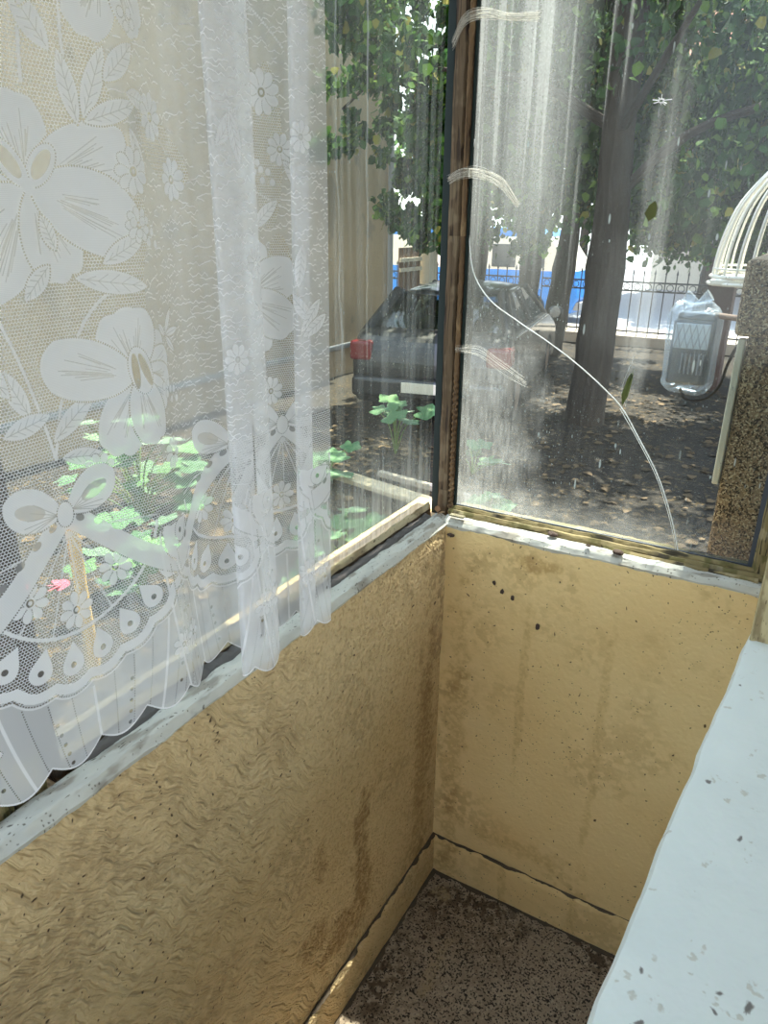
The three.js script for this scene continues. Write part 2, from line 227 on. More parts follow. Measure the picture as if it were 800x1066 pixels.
const leftGlass = glassMat(LZ1 - LZ0, PY1 - LY0, 1000, (u, v) => {
  const z = u + LZ0, y = v + LY0, runs = fbm(z * 110, y * 3, 971, 4), fine = fbm(z * 420, y * 60, 975, 3), big = fbm(z * 16, y * 3, 977, 3), foot = step(1.16, 1.0, y + (fbm(z * 40, y * 6, 979) - 0.5) * 0.12);
  const line = Math.max(...[0.395, 0.30, 0.22].map((p, i) => step(0.004, 0.0015, Math.abs(z - p - (fbm(2, y * 8, 981 + i) - 0.5) * 0.02)) * step(1.25, 1.35, y))) * 0.14;
  const dust = (0.02 + 0.13 * step(0.4, 0.75, runs) * (0.35 + 0.65 * big) + line + 0.22 * foot * (0.4 + runs)) * (0.6 + 0.8 * fine);
  return [dust, Math.max(drip(z, y, 300, 2, 985, 0.9), drip(z, y, 150, 2.5, 987, 0.955)) * 0.55];
}, lin(0.58, 0.64, 0.56));
const plainGlass = new THREE.MeshPhysicalMaterial({ color: lin(0.75, 0.86, 0.82), transmission: 1, thickness: 0, ior: 1.5, roughness: 0.22 });
const clearGlass = new THREE.MeshPhysicalMaterial({ color: lin(0.8, 0.86, 0.84), transmission: 1, thickness: 0, ior: 1.5, roughness: 0.05 });

// window on the left, along the parapet
const win1 = struct(group('window_1'), 'old wooden window behind the lace curtain', 'window');
mesh('pane', new THREE.PlaneGeometry(LZ1 - LZ0, PY1 - LY0).rotateY(-Math.PI / 2).translate(-0.056, (PY1 + LY0) / 2, (LZ0 + LZ1) / 2), leftGlass, win1);
mesh('pane', new THREE.PlaneGeometry(1.01, 1.19).rotateY(-Math.PI / 2).translate(-0.06, 1.595, 1.435), plainGlass, win1);
const railN = (l, a, s) => (fbm(l * 40, a * 80, s, 3) - 0.5) * 0.004;
mesh('bottom_rail', sweep(dense([[-0.085, 0.93], [-0.085, 0.965], [-0.057, 0.965], [-0.0535, 0.962], [-0.052, 0.95], [-0.052, 0.93]], 0.008), 0.92, 160, (a, b, l) => [a + railN(l, b, 1001), b + railN(l, a, 1003), l - 0.03], ([x, y, z]) => [y + x, z]), M.wood, win1);
mesh('putty', sweep(dense([[-0.056, 0.962], [-0.0555, 0.974], [-0.0525, 0.968], [-0.0515, 0.961]], 0.003), 0.91, 220, (a, b, l) => [a + railN(l, b, 1011) * 1.2, b + (b > 0.965 ? railN(l, a, 1013) * 1.6 : 0), l - 0.025]), M.putty, win1);
mesh('mullion', merge([rbox(-0.095, -0.048, 0.945, 2.25, 0.882, 0.893, 0.003), rbox(-0.095, -0.046, 0.945, 2.25, 0.905, 0.935, 0.004)]), M.wood, win1);
mesh('bottom_rail', sweep(dense([[-0.09, 0.935], [-0.09, 1.0], [-0.05, 1.002], [-0.044, 0.995], [-0.043, 0.948], [-0.046, 0.935]], 0.01), 1.09, 120, (a, b, l) => [a + railN(l, b, 1021), b + railN(l, a, 1023), l + 0.906], ([x, y, z]) => [y + x, z]), M.olive, win1);
mesh('top_rail', rbox(-0.1, -0.03, 2.19, 2.46, -0.1, 2.0, 0.004), M.wood, win1);
mesh('end_stile', rbox(-0.1, -0.03, 0.93, 2.25, 1.93, 2.0, 0.004), M.wood, win1);
mesh('dirt_line', sweep([[-0.053, 0.947], [-0.05, 0.958], [-0.043, 0.959], [-0.036, 0.957], [-0.031, 0.95]], 0.86, 360, (a, b, l) => [a + (fbm(l * 60, a * 40, 1031, 4) - 0.5) * 0.006, b + (fbm(l * 90, a * 300, 1033, 3) - 0.5) * 0.007, l]), std({ color: lin(0.11, 0.10, 0.095), roughness: 1 }), win1);
// window at the end, with the cracked pane
const win2 = struct(group('window_2'), 'dusty window with a long curved crack in its pane', 'window');
mesh('pane', new THREE.PlaneGeometry(PX1 - PX0, PY1 - PY0).translate((PX0 + PX1) / 2, (PY0 + PY1) / 2, -0.055), endGlass, win2).userData.label = 'dusty cracked pane';
const crackPts = [[-0.004, 1.66], [-0.009, 1.59], [-0.004, 1.493], [0.009, 1.434], [0.043, 1.39], [0.103, 1.354], [0.161, 1.323], [0.218, 1.289], [0.275, 1.248], [0.309, 1.218], [0.344, 1.17], [0.387, 1.105], [0.415, 1.046], [0.432, 1.002], [0.442, 0.97]];
const crackMat = std({ color: lin(0.8, 0.82, 0.82), roughness: 0.25 });
mesh('crack', merge([tube(crackPts.map(([x, y]) => [x, y, -0.0545]), 0.0012, 90, 5), tube(crackPts.slice(9).map(([x, y], i) => [x - 0.0035, y - 0.001, -0.0545]), 0.0005, 50, 4), tube([[0.315, 1.222, -0.0545], [0.305, 1.25, -0.0545], [0.318, 1.31, -0.0545]], 0.0004, 20, 4)]), crackMat, win2).userData.label = 'long curved crack';
const endRail = (z0, z1, y0, y1, s, nm) => mesh(nm, sweep(dense([[z0, y0], [z0, y1], [z1 - 0.004, y1 + 0.001], [z1, y1 - 0.004], [z1, y0]], 0.005), 0.6, 150, (a, b, l) => [l - 0.012, b + (fbm(l * 22, a * 90, s, 4) - 0.5) * 0.005, a + (fbm(l * 26, b * 60, s + 4, 4) - 0.5) * 0.006], ([x, y, z]) => [x, y + z + 0.3]), M.olive, win2);
endRail(-0.053, -0.043, 0.95, 0.969, 1041, 'putty'); endRail(-0.042, -0.031, 0.945, 0.964, 1051, 'bottom_rail'); endRail(-0.085, -0.057, 0.94, 0.964, 1061, 'outer_rail');
mesh('bottom_rail', sweep(dense([[-0.031, 0.945], [-0.031, 0.959], [-0.026, 0.961], [-0.021, 0.957], [-0.02, 0.945]], 0.005), 0.27, 70, (a, b, l) => [l + 0.31, b + (fbm(l * 22, a * 90, 1071, 4) - 0.5) * 0.006, a + (fbm(l * 24, b * 60, 1075, 4) - 0.5) * 0.008 + Math.max(0, 0.05 - l) * -0.1], ([x, y, z]) => [x, y + z + 0.1]), M.olive, win2);
mesh('seal', merge([box(-0.004, 0.566, 0.964, 0.971, -0.0565, -0.0525), box(0.558, 0.566, 0.964, 2.2, -0.058, -0.0525)]), std({ color: lin(0.05, 0.06, 0.08), roughness: 0.5 }), win2);
mesh('right_stile', sweep(dense([[0.566, -0.085], [0.566, -0.048], [0.572, -0.04], [0.592, -0.038], [0.6, -0.05], [0.6, -0.085]], 0.008), 1.3, 120, (a, b, l) => [a + railN(l, b, 1081), 0.945 + l, b + railN(l, a, 1083)], ([x, y, z]) => [y, x + z]), M.olive, win2);
mesh('top_rail', rbox(-0.03, 0.62, 2.19, 2.46, -0.1, -0.03, 0.004), M.wood, win2);
const win3 = struct(group('window_3'), 'window at the near end of the balcony', 'window');
mesh('pane', new THREE.PlaneGeometry(1.02, 1.44).translate(0.44, 1.69, 2.07), clearGlass, win3); mesh('frame', merge([box(-0.1, 0.95, 0.95, 0.99, 2.04, 2.1), box(-0.1, 0.95, 2.4, 2.45, 2.04, 2.1), box(-0.1, -0.05, 0.99, 2.4, 2.04, 2.1), box(0.9, 0.95, 0.99, 2.4, 2.04, 2.1)]), M.wood, win3);
const win4 = struct(group('window_4'), 'wide window of the room behind the sill', 'window');
mesh('pane', new THREE.PlaneGeometry(1.86, 1.7).rotateY(Math.PI / 2).translate(2.92, 1.45, 0.99), clearGlass, win4); mesh('frame', merge([box(2.88, 2.96, 0.6, 0.65, 0.06, 1.92), box(2.88, 2.96, 2.25, 2.3, 0.06, 1.92), box(2.88, 2.96, 0.65, 2.25, 0.06, 0.11), box(2.88, 2.96, 0.65, 2.25, 1.87, 1.92), box(2.88, 2.96, 0.65, 2.25, 0.965, 1.015)]), M.paint, win4);
// corner post between the two windows
const post = struct(group('trim_3'), 'peeling brown wooden corner post between the two windows', 'post');
mesh('wooden_post', sweep(dense([[-0.045, -0.085], [-0.046, -0.05], [-0.043, -0.044], [-0.024, -0.043], [-0.021, -0.047], [-0.021, -0.085]], 0.005), 1.32, 200, (a, b, l) => [a + railN(l * 0.4, b, 1091), 0.94 + l, b + railN(l * 0.4, a, 1093)], ([x, y, z]) => [x + z, y]), M.wood, post);
mesh('ribbed_bar', (() => { // twisted, caked bead that runs up beside the wood
  const n = 620, m = 12, pos = [], idx = []; for (let j = 0; j <= n; j++) for (let i = 0; i <= m; i++) { const y = 0.945 + j / n * 1.3, t = i / m * Math.PI * 2, r = 0.0048 + 0.0014 * Math.sin(y * 520 + t * 1.0) * (0.2 + 0.8 * step(1.34, 1.18, y)) * step(0.2, 0.5, fbm(y * 14, 0, 1101, 2)) + (fbm(y * 90, t, 1103, 3) - 0.5) * 0.003; pos.push(-0.0145 + Math.cos(t) * r, y, -0.047 + Math.sin(t) * r); }
  for (let j = 0; j < n; j++) for (let i = 0; i < m; i++) { const a = j * (m + 1) + i; idx.push(a, a + m + 1, a + 1, a + 1, a + m + 1, a + m + 2); }
  const g = new THREE.BufferGeometry(); g.setAttribute('position', new THREE.Float32BufferAttribute(pos, 3)); g.setIndex(idx); const uv = []; for (let i = 0; i < pos.length; i += 3) uv.push(pos[i] * 2, pos[i + 1]); g.setAttribute('uv', new THREE.Float32BufferAttribute(uv, 2)); g.computeVertexNormals(); return g;
})(), M.rust, post);
mesh('steel_strip', rbox(-0.0095, -0.004, 0.94, 2.25, -0.075, -0.05, 0.001), M.steel, post);
mesh('steel_strip', rbox(-0.062, -0.047, 0.94, 2.25, -0.08, -0.052, 0.001), M.steel, post);
mesh('backing_strip', rbox(-0.046, -0.006, 0.94, 2.25, -0.095, -0.083, 0.001), M.steelDark, post);
// ------------------------------------------------------------------ lace curtain
const foldPts = [[0.030, 1.50], [0.034, 1.28], [0.028, 1.10], [0.036, 0.95], [0.031, 0.85], [0.043, 0.768], [0.024, 0.728], [0.006, 0.69], [0.010, 0.655], [0.030, 0.634], [0.036, 0.631], [0.040, 0.655], [0.044, 0.683], [0.052, 0.684], [0.058, 0.655], [0.055, 0.628], [0.043, 0.612], [0.012, 0.602], [0.004, 0.577], [0.010, 0.545], [0.030, 0.512], [0.036, 0.507], [0.042, 0.53], [0.046, 0.558], [0.054, 0.560], [0.060, 0.53], [0.058, 0.504]];
const foldN = 900, foldCurve = new THREE.CatmullRomCurve3(foldPts.map(([x, z]) => V(x, 0, z)), false, 'centripetal'), foldS = [], foldAt = [];
for (let i = 0; i <= foldN; i++) { foldAt.push(foldCurve.getPoint(i / foldN)); foldS.push(i ? foldS[i - 1] + foldAt[i].distanceTo(foldAt[i - 1]) : 0); }
const Sof = (z, a, b) => { let best = 9, s = 0; const k = foldN / (foldPts.length - 1); for (let i = Math.round(a * k); i <= Math.round(b * k); i++) { const d = Math.abs(foldAt[i].z - z); if (d < best) { best = d; s = foldS[i]; } } return s; };
const sA = (z) => Sof(z, 0, 5), sB = (z) => Sof(z, 5, 10), sC = (z) => Sof(z, 16, 21), sEnd = foldS[foldN];
const LW = 0.96, LS0 = sEnd - LW, LYB = 0.975, LRES = 2048, K = LRES / LW;

function laceTexture() {
  const cv = () => { const c = document.createElement('canvas'); c.width = c.height = LRES; const x = c.getContext('2d'); x.scale(K, -K); x.translate(-LS0, -(LYB + LW)); return [c, x]; };
  const [mc, m] = cv(), [rc, r] = cv(); // m: motifs (red = density of thread); r: regions (red = close ground)
  const col = (d) => `rgb(${Math.round(d * 255)},0,0)`;
  const fillP = (ctx, d) => { ctx.fillStyle = col(d); ctx.fill(); };
  const outline = (w = 0.0013, dash = [0.0013, 0.0011]) => { m.save(); m.lineWidth = w; m.setLineDash(dash); m.strokeStyle = col(0.06); m.stroke(); m.restore(); };
  const line = (pts, w, d, dash) => { m.save(); m.beginPath(); pts.forEach(([x, y], i) => (i ? m.lineTo(x, y) : m.moveTo(x, y))); m.lineWidth = w; m.strokeStyle = col(d); if (dash) m.setLineDash(dash); m.lineCap = 'round'; m.stroke(); m.restore(); };
  const curve = (x0, y0, cx, cy, x1, y1, w, d, dash) => { m.save(); m.beginPath(); m.moveTo(x0, y0); m.quadraticCurveTo(cx, cy, x1, y1); m.lineWidth = w; m.strokeStyle = col(d); if (dash) m.setLineDash(dash); m.stroke(); m.restore(); };
  const R = rng(4242);
  // leaf from (x, y) along ang, with veins
  function leaf(x, y, ang, L, w, d = 0.93, veins = 5) {
    m.save(); m.translate(x, y); m.rotate(ang); m.beginPath(); m.moveTo(0, 0); m.bezierCurveTo(L * 0.25, w, L * 0.7, w * 0.95, L, 0); m.bezierCurveTo(L * 0.75, -w * 0.8, L * 0.3, -w, 0, 0); fillP(m, d); outline();
    for (let i = 1; i <= veins; i++) for (const s of [-1, 1]) { const t = i / (veins + 1); line([[L * t * 0.9, 0], [L * (t * 0.9 + 0.12), s * w * 0.5 * Math.sin(Math.PI * t)]], 0.0006, 0.45); }
    line([[L * 0.08, 0], [L * 0.9, 0]], 0.0006, 0.4); m.restore();
  }
  function petal(x, y, ang, L, w, d = 0.94, lobes = 2, skew = 0) {
    m.save(); m.translate(x, y); m.rotate(ang); m.beginPath(); m.moveTo(0, 0); m.bezierCurveTo(L * 0.15, w * 0.9, L * 0.6, w * (1.15 + skew), L * 0.88, w * 0.7);
    if (lobes === 2) { m.quadraticCurveTo(L * 1.02, w * 0.55, L * 0.97, w * 0.2); m.quadraticCurveTo(L * 1.08, -w * 0.1, L * 0.97, -w * 0.4); m.quadraticCurveTo(L * 0.95, -w * 0.8, L * 0.8, -w * 0.85); } else { m.quadraticCurveTo(L * 1.12, 0, L * 0.88, -w * 0.7); }
    m.bezierCurveTo(L * 0.55, -w * (1.1 - skew), L * 0.15, -w * 0.8, 0, 0); fillP(m, d); outline(0.0015);
    for (let i = 0; i < 15; i++) { const a = (R() - 0.5) * 1.5, r0 = L * (0.22 + R() * 0.2), r1 = r0 + L * (0.2 + R() * 0.25); line([[r0, a * w * 0.55 * r0 / L * 1.6], [r1, a * w * 0.75 * Math.min(1, r1 / L * 1.4)]], 0.0007, 0.5); }
    m.restore();
  }
  const circle = (x, y, q, d) => { m.beginPath(); m.arc(x, y, q, 0, 7); fillP(m, d); };
  function small(x, y, q, n = 9) {
    for (let i = 0; i < n; i++) { const a = i / n * 2 * Math.PI + x * 9; m.save(); m.translate(x, y); m.rotate(a); m.beginPath(); m.moveTo(q * 0.2, 0); m.bezierCurveTo(q * 0.4, q * 0.34, q * 0.9, q * 0.36, q, q * 0.06); m.bezierCurveTo(q * 0.98, -q * 0.3, q * 0.5, -q * 0.34, q * 0.2, 0); fillP(m, 0.95); outline(0.0009, [0.001, 0.0008]); m.restore(); }
    circle(x, y, q * 0.3, 0.9); circle(x, y, q * 0.2, 0.08); circle(x, y, q * 0.11, 0.85);
  }
  const dots = (x, y, l, q = 0.0042) => l.forEach(([a, b]) => { circle(x + a, y + b, q, 0.95); m.beginPath(); m.arc(x + a, y + b, q, 0, 7); outline(0.0008, [0.0009, 0.0008]); });
  const cluster = [[0, 0], [0.010, 0.003], [0.005, 0.010], [-0.006, 0.009], [0.02, 0.001], [0.012, -0.008], [0.026, -0.010]];
  // regions of close ground
  const blob = (pts, d) => { r.beginPath(); pts.forEach(([x, y], i) => (i ? r.lineTo(x, y) : r.moveTo(x, y))); r.closePath(); fillP(r, d); };
  const bs = sA(0.775), pts = []; for (let y = 1.30; y <= 1.96; y += 0.01) pts.push([bs + 0.016 * Math.sin(y * 26) + 0.006 * Math.sin(y * 71), y]);
  blob([...pts, [sEnd + 0.01, 1.96], [sEnd + 0.01, 1.30]], 1);
  const netPatch = (x, y, a, b, t = 0) => { r.save(); r.translate(x, y); r.rotate(t); r.beginPath(); r.ellipse(0, 0, a, b, 0, 0, 7); fillP(r, 0); r.restore(); };
  netPatch(bs + 0.062, 1.585, 0.05, 0.024, -0.5); netPatch(sC(0.55), 1.60, 0.02, 0.085); netPatch(sC(0.54), 1.40, 0.026, 0.11); netPatch(bs + 0.02, 1.76, 0.05, 0.05);
  // stems and tendrils
  const c = (z) => sA(z);
  curve(c(0.94), 1.50, c(0.90), 1.44, c(0.885), 1.33, 0.0028, 0.92); curve(c(0.885), 1.33, c(0.85), 1.46, c(0.79), 1.47, 0.0028, 0.92); curve(c(0.815), 1.60, c(0.83), 1.67, c(0.80), 1.74, 0.0026, 0.92);
  curve(c(0.86), 1.62, c(0.85), 1.70, c(0.83), 1.78, 0.003, 0.92); curve(c(0.98), 1.62, c(0.93), 1.68, c(0.92), 1.80, 0.003, 0.92); curve(bs + 0.03, 1.605, bs + 0.07, 1.60, bs + 0.10, 1.555, 0.002, 0.9, [0.002, 0.001]);
  curve(sC(0.60), 1.735, sC(0.57), 1.745, sC(0.53), 1.70, 0.0024, 0.9, [0.002, 0.001]); curve(sC(0.585), 1.56, sC(0.555), 1.55, sC(0.535), 1.54, 0.0024, 0.9, [0.002, 0.001]);
  // large blossom, upper left
  { const x = c(0.868), y = 1.548; petal(x, y, 2.5, 0.085, 0.034, 0.93); petal(x, y, -2.3, 0.10, 0.040, 0.94); petal(x, y, -1.25, 0.075, 0.03, 0.92); petal(x, y, 1.75, 0.066, 0.034, 0.95); petal(x, y, 0.30, 0.105, 0.036, 0.95); petal(x, y, -0.33, 0.105, 0.036, 0.96, 2, 0.1);
    for (const a of [0.85, 2.25]) { m.save(); m.translate(x, y); m.rotate(a); m.beginPath(); m.ellipse(0.021, 0, 0.02, 0.0105, 0, 0, 7); fillP(m, 0.97); outline(0.001); m.beginPath(); m.ellipse(0.022, 0, 0.014, 0.006, 0, 0, 7); fillP(m, 0.35); m.restore(); } circle(x, y, 0.006, 0.97); }
  // sprays of leaves
  for (const [z, y, a, l, w] of [[0.815, 1.595, 1.75, 0.055, 0.012], [0.812, 1.60, 1.15, 0.062, 0.013], [0.812, 1.598, 0.35, 0.060, 0.013], [0.79, 1.63, 0.75, 0.05, 0.014], [0.765, 1.625, -0.2, 0.035, 0.011], [0.765, 1.60, -1.2, 0.05, 0.01], [0.81, 1.488, 0.45, 0.055, 0.013], [0.838, 1.478, -0.15, 0.076, 0.015], [0.85, 1.50, 1.9, 0.03, 0.01], [0.86, 1.49, -2.4, 0.04, 0.012], [0.885, 1.345, 0.6, 0.06, 0.014], [0.90, 1.37, 2.0, 0.05, 0.013], [0.88, 1.33, -0.2, 0.05, 0.012], [0.93, 1.36, 0.2, 0.05, 0.013], [0.95, 1.44, -1.0, 0.06, 0.015], [0.83, 1.645, 2.2, 0.05, 0.016], [0.85, 1.67, 1.3, 0.06, 0.018], [0.90, 1.66, 0.7, 0.07, 0.018], [0.93, 1.63, 1.9, 0.07, 0.018], [0.80, 1.72, 2.7, 0.05, 0.014], [0.85, 1.72, 0.2, 0.05, 0.014]]) leaf(c(z), y, a, l, w);
  petal(bs - 0.005, 1.715, -2.0, 0.06, 0.025, 0.94); petal(bs + 0.0, 1.72, -0.9, 0.06, 0.024, 0.94); petal(bs - 0.01, 1.72, 2.2, 0.06, 0.026); petal(bs, 1.72, 0.9, 0.055, 0.024);
  // second blossom over the crease
  { const x = c(0.79), y = 1.388; for (const a of [0.75, 0.25, -0.25, -0.8]) petal(x, y, a, 0.052, 0.018, 0.95, 1); petal(x, y, 1.75, 0.062, 0.036, 0.94); petal(x, y, -2.0, 0.078, 0.030, 0.94); petal(x, y, -1.35, 0.07, 0.024, 0.95); petal(x, y, 2.9, 0.10, 0.031, 0.96, 1);
    m.beginPath(); m.ellipse(x + 0.004, y + 0.004, 0.013, 0.023, 0.2, 0, 7); fillP(m, 0.96); outline(0.0012); for (const k of [-1, 1]) { m.beginPath(); m.ellipse(x + 0.004 + k * 0.0055, y + 0.004, 0.0042, 0.017, 0.2 + k * 0.15, 0, 7); fillP(m, 0.12); } }
  // small flowers, sprigs, berries
  for (const [s, y, q] of [[sB(0.735) + 0.004, 1.611, 0.021], [sA(0.752), 1.564, 0.0205], [sB(0.70), 1.561, 0.0205], [sA(0.768) + 0.02, 1.301, 0.018], [c(0.84), 1.307, 0.018], [sC(0.556), 1.655, 0.024], [sC(0.535), 1.60, 0.018], [sC(0.557), 1.325, 0.019], [c(0.768), 1.52, 0.016]]) small(s, y, q);
  dots(sA(0.765), 1.513, cluster); dots(sB(0.75), 1.362, cluster); dots(sA(0.765) + 0.01, 1.675, cluster.slice(0, 4)); dots(sC(0.57), 1.575, cluster); dots(sC(0.595), 1.50, cluster.slice(0, 3));
  for (const [a, l] of [[0.9, 0.032], [0.1, 0.036], [-0.7, 0.03], [2.4, 0.02]]) leaf(sB(0.742), 1.418, a, l, 0.006, 0.95, 0);
  // third blossom in the far recess
  { const x = sC(0.595), y = 1.44; petal(x, y, 1.3, 0.07, 0.032); petal(x, y, -1.2, 0.075, 0.032); petal(x, y, 0.35, 0.085, 0.03); petal(x, y, -0.45, 0.085, 0.03); petal(x, y, 2.8, 0.08, 0.03); circle(x, y, 0.008, 0.97); leaf(x + 0.02, 1.515, 0.7, 0.05, 0.012); leaf(x + 0.015, 1.525, 1.5, 0.05, 0.012); }
  // leaves and blossoms on the hidden turns of the pleats
  for (let i = 0; i < 9; i++) { const s = mix(sB(0.632), sC(0.602), (i + 0.5) / 9), y = 1.42 + 0.36 * R(); leaf(s, y, R() * 6.3, 0.05, 0.012); if (i % 2) small(s + 0.01, 1.36 + 0.4 * R(), 0.017); }
  for (let i = 0; i < 9; i++) { const s = mix(sC(0.51), sEnd, (i + 0.5) / 9), y = 1.36 + 0.42 * R(); leaf(s, y, R() * 6.3, 0.05, 0.012); if (i % 2) small(s, 1.36 + 0.4 * R(), 0.017); }
  // fans along the hem, each below a bow
  const fanS = [-2, -1, 0, 1, 2, 3].map((k) => sA(0.885) + k * 0.256);
  const hemY = (s) => 1.036 - 0.034 * clamp((s - sA(0.82)) / 0.3) - 0.016 * Math.abs(Math.sin((s - sA(0.885)) / 0.0582 * Math.PI));
  for (const x of fanS) {
    const y = 1.262, arcR = (q, w, d, a0 = -0.93, a1 = -0.07, dash) => { m.save(); m.beginPath(); for (let i = 0; i <= 60; i++) { const a = Math.PI * mix(a0, a1, i / 60); const k = typeof q === 'function' ? q(a) : q; m.lineTo(x + Math.cos(a) * k, y + Math.sin(a) * k); } m.lineWidth = w; m.strokeStyle = col(d); if (dash) m.setLineDash(dash); m.stroke(); m.restore(); };
    // sheer outer fan
    m.save(); m.beginPath(); m.moveTo(x - 0.128, 1.262 - 0.105); m.arc(x, y, 0.16, Math.PI * 1.22, Math.PI * 1.78); m.lineTo(x + 0.128, 1.0); m.lineTo(x + 0.128, 0.975); m.lineTo(x - 0.128, 0.975); m.closePath(); fillP(m, 0.62); m.restore();
    for (let i = 0; i <= 16; i++) { const a = Math.PI * mix(-0.9, -0.1, i / 16), x1 = x + Math.cos(a) * 0.166, y1 = y + Math.sin(a) * 0.166, x2 = x - 0.128 + 0.256 * i / 16; curve(x1, y1, mix(x1, x2, 0.3), mix(y1, 1.0, 0.6), x2, 0.985, i % 4 === 0 ? 0.003 : 0.0013, i % 4 === 0 ? 0.95 : 0.15, i % 4 ? [0.0016, 0.0014] : undefined); if (i % 4 === 2) for (let k = 0; k < 5; k++) { const t = k / 5, px = mix(x1, x2, 0.3 + 0.6 * t), py = mix(y1, 1.0, 0.25 + 0.6 * t); circle(px, py, 0.0022, 0.12); } }
    small(x - 0.115, 1.085, 0.017, 8); small(x + 0.115, 1.085, 0.017, 8);
    // inner fan: spokes and little flowers on open net
    for (let i = 0; i <= 8; i++) { const a = Math.PI * mix(-0.95, -0.05, i / 8); line([[x, y], [x + Math.cos(a) * 0.1, y + Math.sin(a) * 0.1]], 0.0016, 0.85); }
    for (const [a, q] of [[-0.75, 0.07], [-0.52, 0.078], [-0.28, 0.07]]) small(x + Math.cos(a * Math.PI) * q, y + Math.sin(a * Math.PI) * q, 0.0195, 8);
    arcR(0.1, 0.0035, 0.95); arcR(0.104, 0.0012, 0.1, -0.93, -0.07, [0.0014, 0.0012]);
    for (let i = 0; i < 10; i++) { const a = Math.PI * mix(-0.93, -0.07, (i + 0.5) / 10); m.save(); m.translate(x + Math.cos(a) * 0.106, y + Math.sin(a) * 0.106); m.rotate(a); m.beginPath(); m.moveTo(0, 0); m.bezierCurveTo(0.012, 0.006, 0.02, 0.015, 0.03, 0.012); m.bezierCurveTo(0.040, 0.006, 0.040, -0.006, 0.03, -0.012); m.bezierCurveTo(0.02, -0.015, 0.012, -0.006, 0, 0); fillP(m, 0.95); outline(0.0012); m.beginPath(); m.arc(0.026, 0, 0.0032, 0, 7); fillP(m, 0.12); m.restore(); }
    const sc = (a) => 0.150 + 0.006 * Math.abs(Math.sin((a / Math.PI + 0.93) / 0.86 * 10 * Math.PI)); arcR(sc, 0.010, 0.95); arcR((a) => sc(a) + 0.0075, 0.0013, 0.1, -0.93, -0.07, [0.0016, 0.0013]); arcR((a) => sc(a) + 0.0095, 0.002, 0.9);
    // ribbon swags to both sides and the bow
    for (const s of [-1, 1]) {
      m.save(); m.beginPath(); m.moveTo(x, y + 0.026); m.bezierCurveTo(x + s * 0.03, y + 0.02, x + s * 0.07, y - 0.05, x + s * 0.135, y - 0.064); m.lineTo(x + s * 0.13, y - 0.092); m.bezierCurveTo(x + s * 0.08, y - 0.08, x + s * 0.03, y - 0.02, x, y + 0.002); fillP(m, 0.9); outline(0.0012); m.restore();
      for (let i = 0; i < 6; i++) { const t = (i + 0.8) / 7; m.save(); m.translate(x + s * 0.13 * t, y + 0.016 - 0.095 * t * (0.6 + 0.4 * t)); m.rotate(-s * 0.55); m.beginPath(); m.ellipse(0, 0, 0.005, 0.0034, 0, 0, 7); fillP(m, 0.3); m.restore(); }
      m.save(); m.translate(x, y + 0.018); m.scale(s, 1); m.beginPath(); m.moveTo(0, 0); m.bezierCurveTo(0.012, 0.035, 0.045, 0.045, 0.058, 0.026); m.bezierCurveTo(0.064, 0.004, 0.04, -0.02, 0, 0); fillP(m, 0.96); outline(0.0014); m.beginPath(); m.ellipse(0.034, 0.012, 0.015, 0.007, 0.35, 0, 7); fillP(m, 0.55); m.restore();
      for (let i = 0; i < 6; i++) line([[x + s * 0.008, y + 0.019], [x + s * (0.03 + 0.004 * i), y + 0.036 - 0.006 * i]], 0.0006, 0.4);
    }
    m.beginPath(); m.ellipse(x, y + 0.017, 0.009, 0.012, 0, 0, 7); fillP(m, 0.97); outline(0.001);
  }
  // thread by thread
  const md = m.getImageData ? mc.getContext('2d').getImageData(0, 0, LRES, LRES).data : null, rd = rc.getContext('2d').getImageData(0, 0, LRES, LRES).data, out = new Uint8Array(LRES * LRES * 4);
  const p = 0.0031;
  for (let j = 0; j < LRES; j++) for (let i = 0; i < LRES; i++) {
    const k = (j * LRES + i) * 4, s = LS0 + (i + 0.5) / K, y = LYB + LW - (j + 0.5) / K;
    // hexagonal net
    const qy = y / (p * 0.87), row = Math.floor(qy), qx = s / p + (row & 1 ? 0.5 : 0), fx = qx - Math.floor(qx) - 0.5, fy = qy - row - 0.5;
    const hole = Math.max(Math.abs(fx), Math.abs(fy) * 0.87 + Math.abs(fx) * 0.5);
    let a = mix(0.06, 0.85, step(0.36, 0.45, hole));
    const g = rd[k] / 255;
    if (g > 0.02) {
      const weave = 0.42 + 0.18 * Math.sin(s / 0.0016 * 6.283) * Math.sin(y / 0.0013 * 6.283) + 0.1 * (vn(s * 1500, y * 1500, 1201) - 0.5);
      const cell = Math.floor(y / 0.0055), zz = (vn(s * 270 + cell * 17.3, cell * 3.7, 1213) - 0.5) * 0.0062, zy = (y / 0.0055 - cell) * 0.0055 - 0.0027 - zz;
      a = mix(a, Math.max(weave, 0.9 * step(0.0009, 0.0004, Math.abs(zy)) * step(0.42, 0.55, vn(s * 130, cell * 5.3, 1231))), g);
    }
    const mo = md[k + 3] / 255; if (mo > 0) { let t = md[k] / 255 / Math.max(mo, 0.01); t = Math.min(1, t); if (t > 0.55) t *= 0.93 + 0.07 * Math.sin(y / 0.0013 * 6.283); a = mix(a, t, mo); }
    if (y < hemY(s) + 0.0022) a = Math.max(a, 0.92);
    if (y < hemY(s)) a = 0;
    const jj = (LRES - 1 - j), o = (jj * LRES + i) * 4; out[o] = out[o + 1] = out[o + 2] = clamp(a) * 255; out[o + 3] = 255;
  }
  const t = new THREE.DataTexture(out, LRES, LRES); t.magFilter = THREE.LinearFilter; t.minFilter = THREE.LinearMipmapLinearFilter; t.generateMipmaps = true; t.wrapS = t.wrapT = THREE.MirroredRepeatWrapping; t.needsUpdate = true; return t;
}
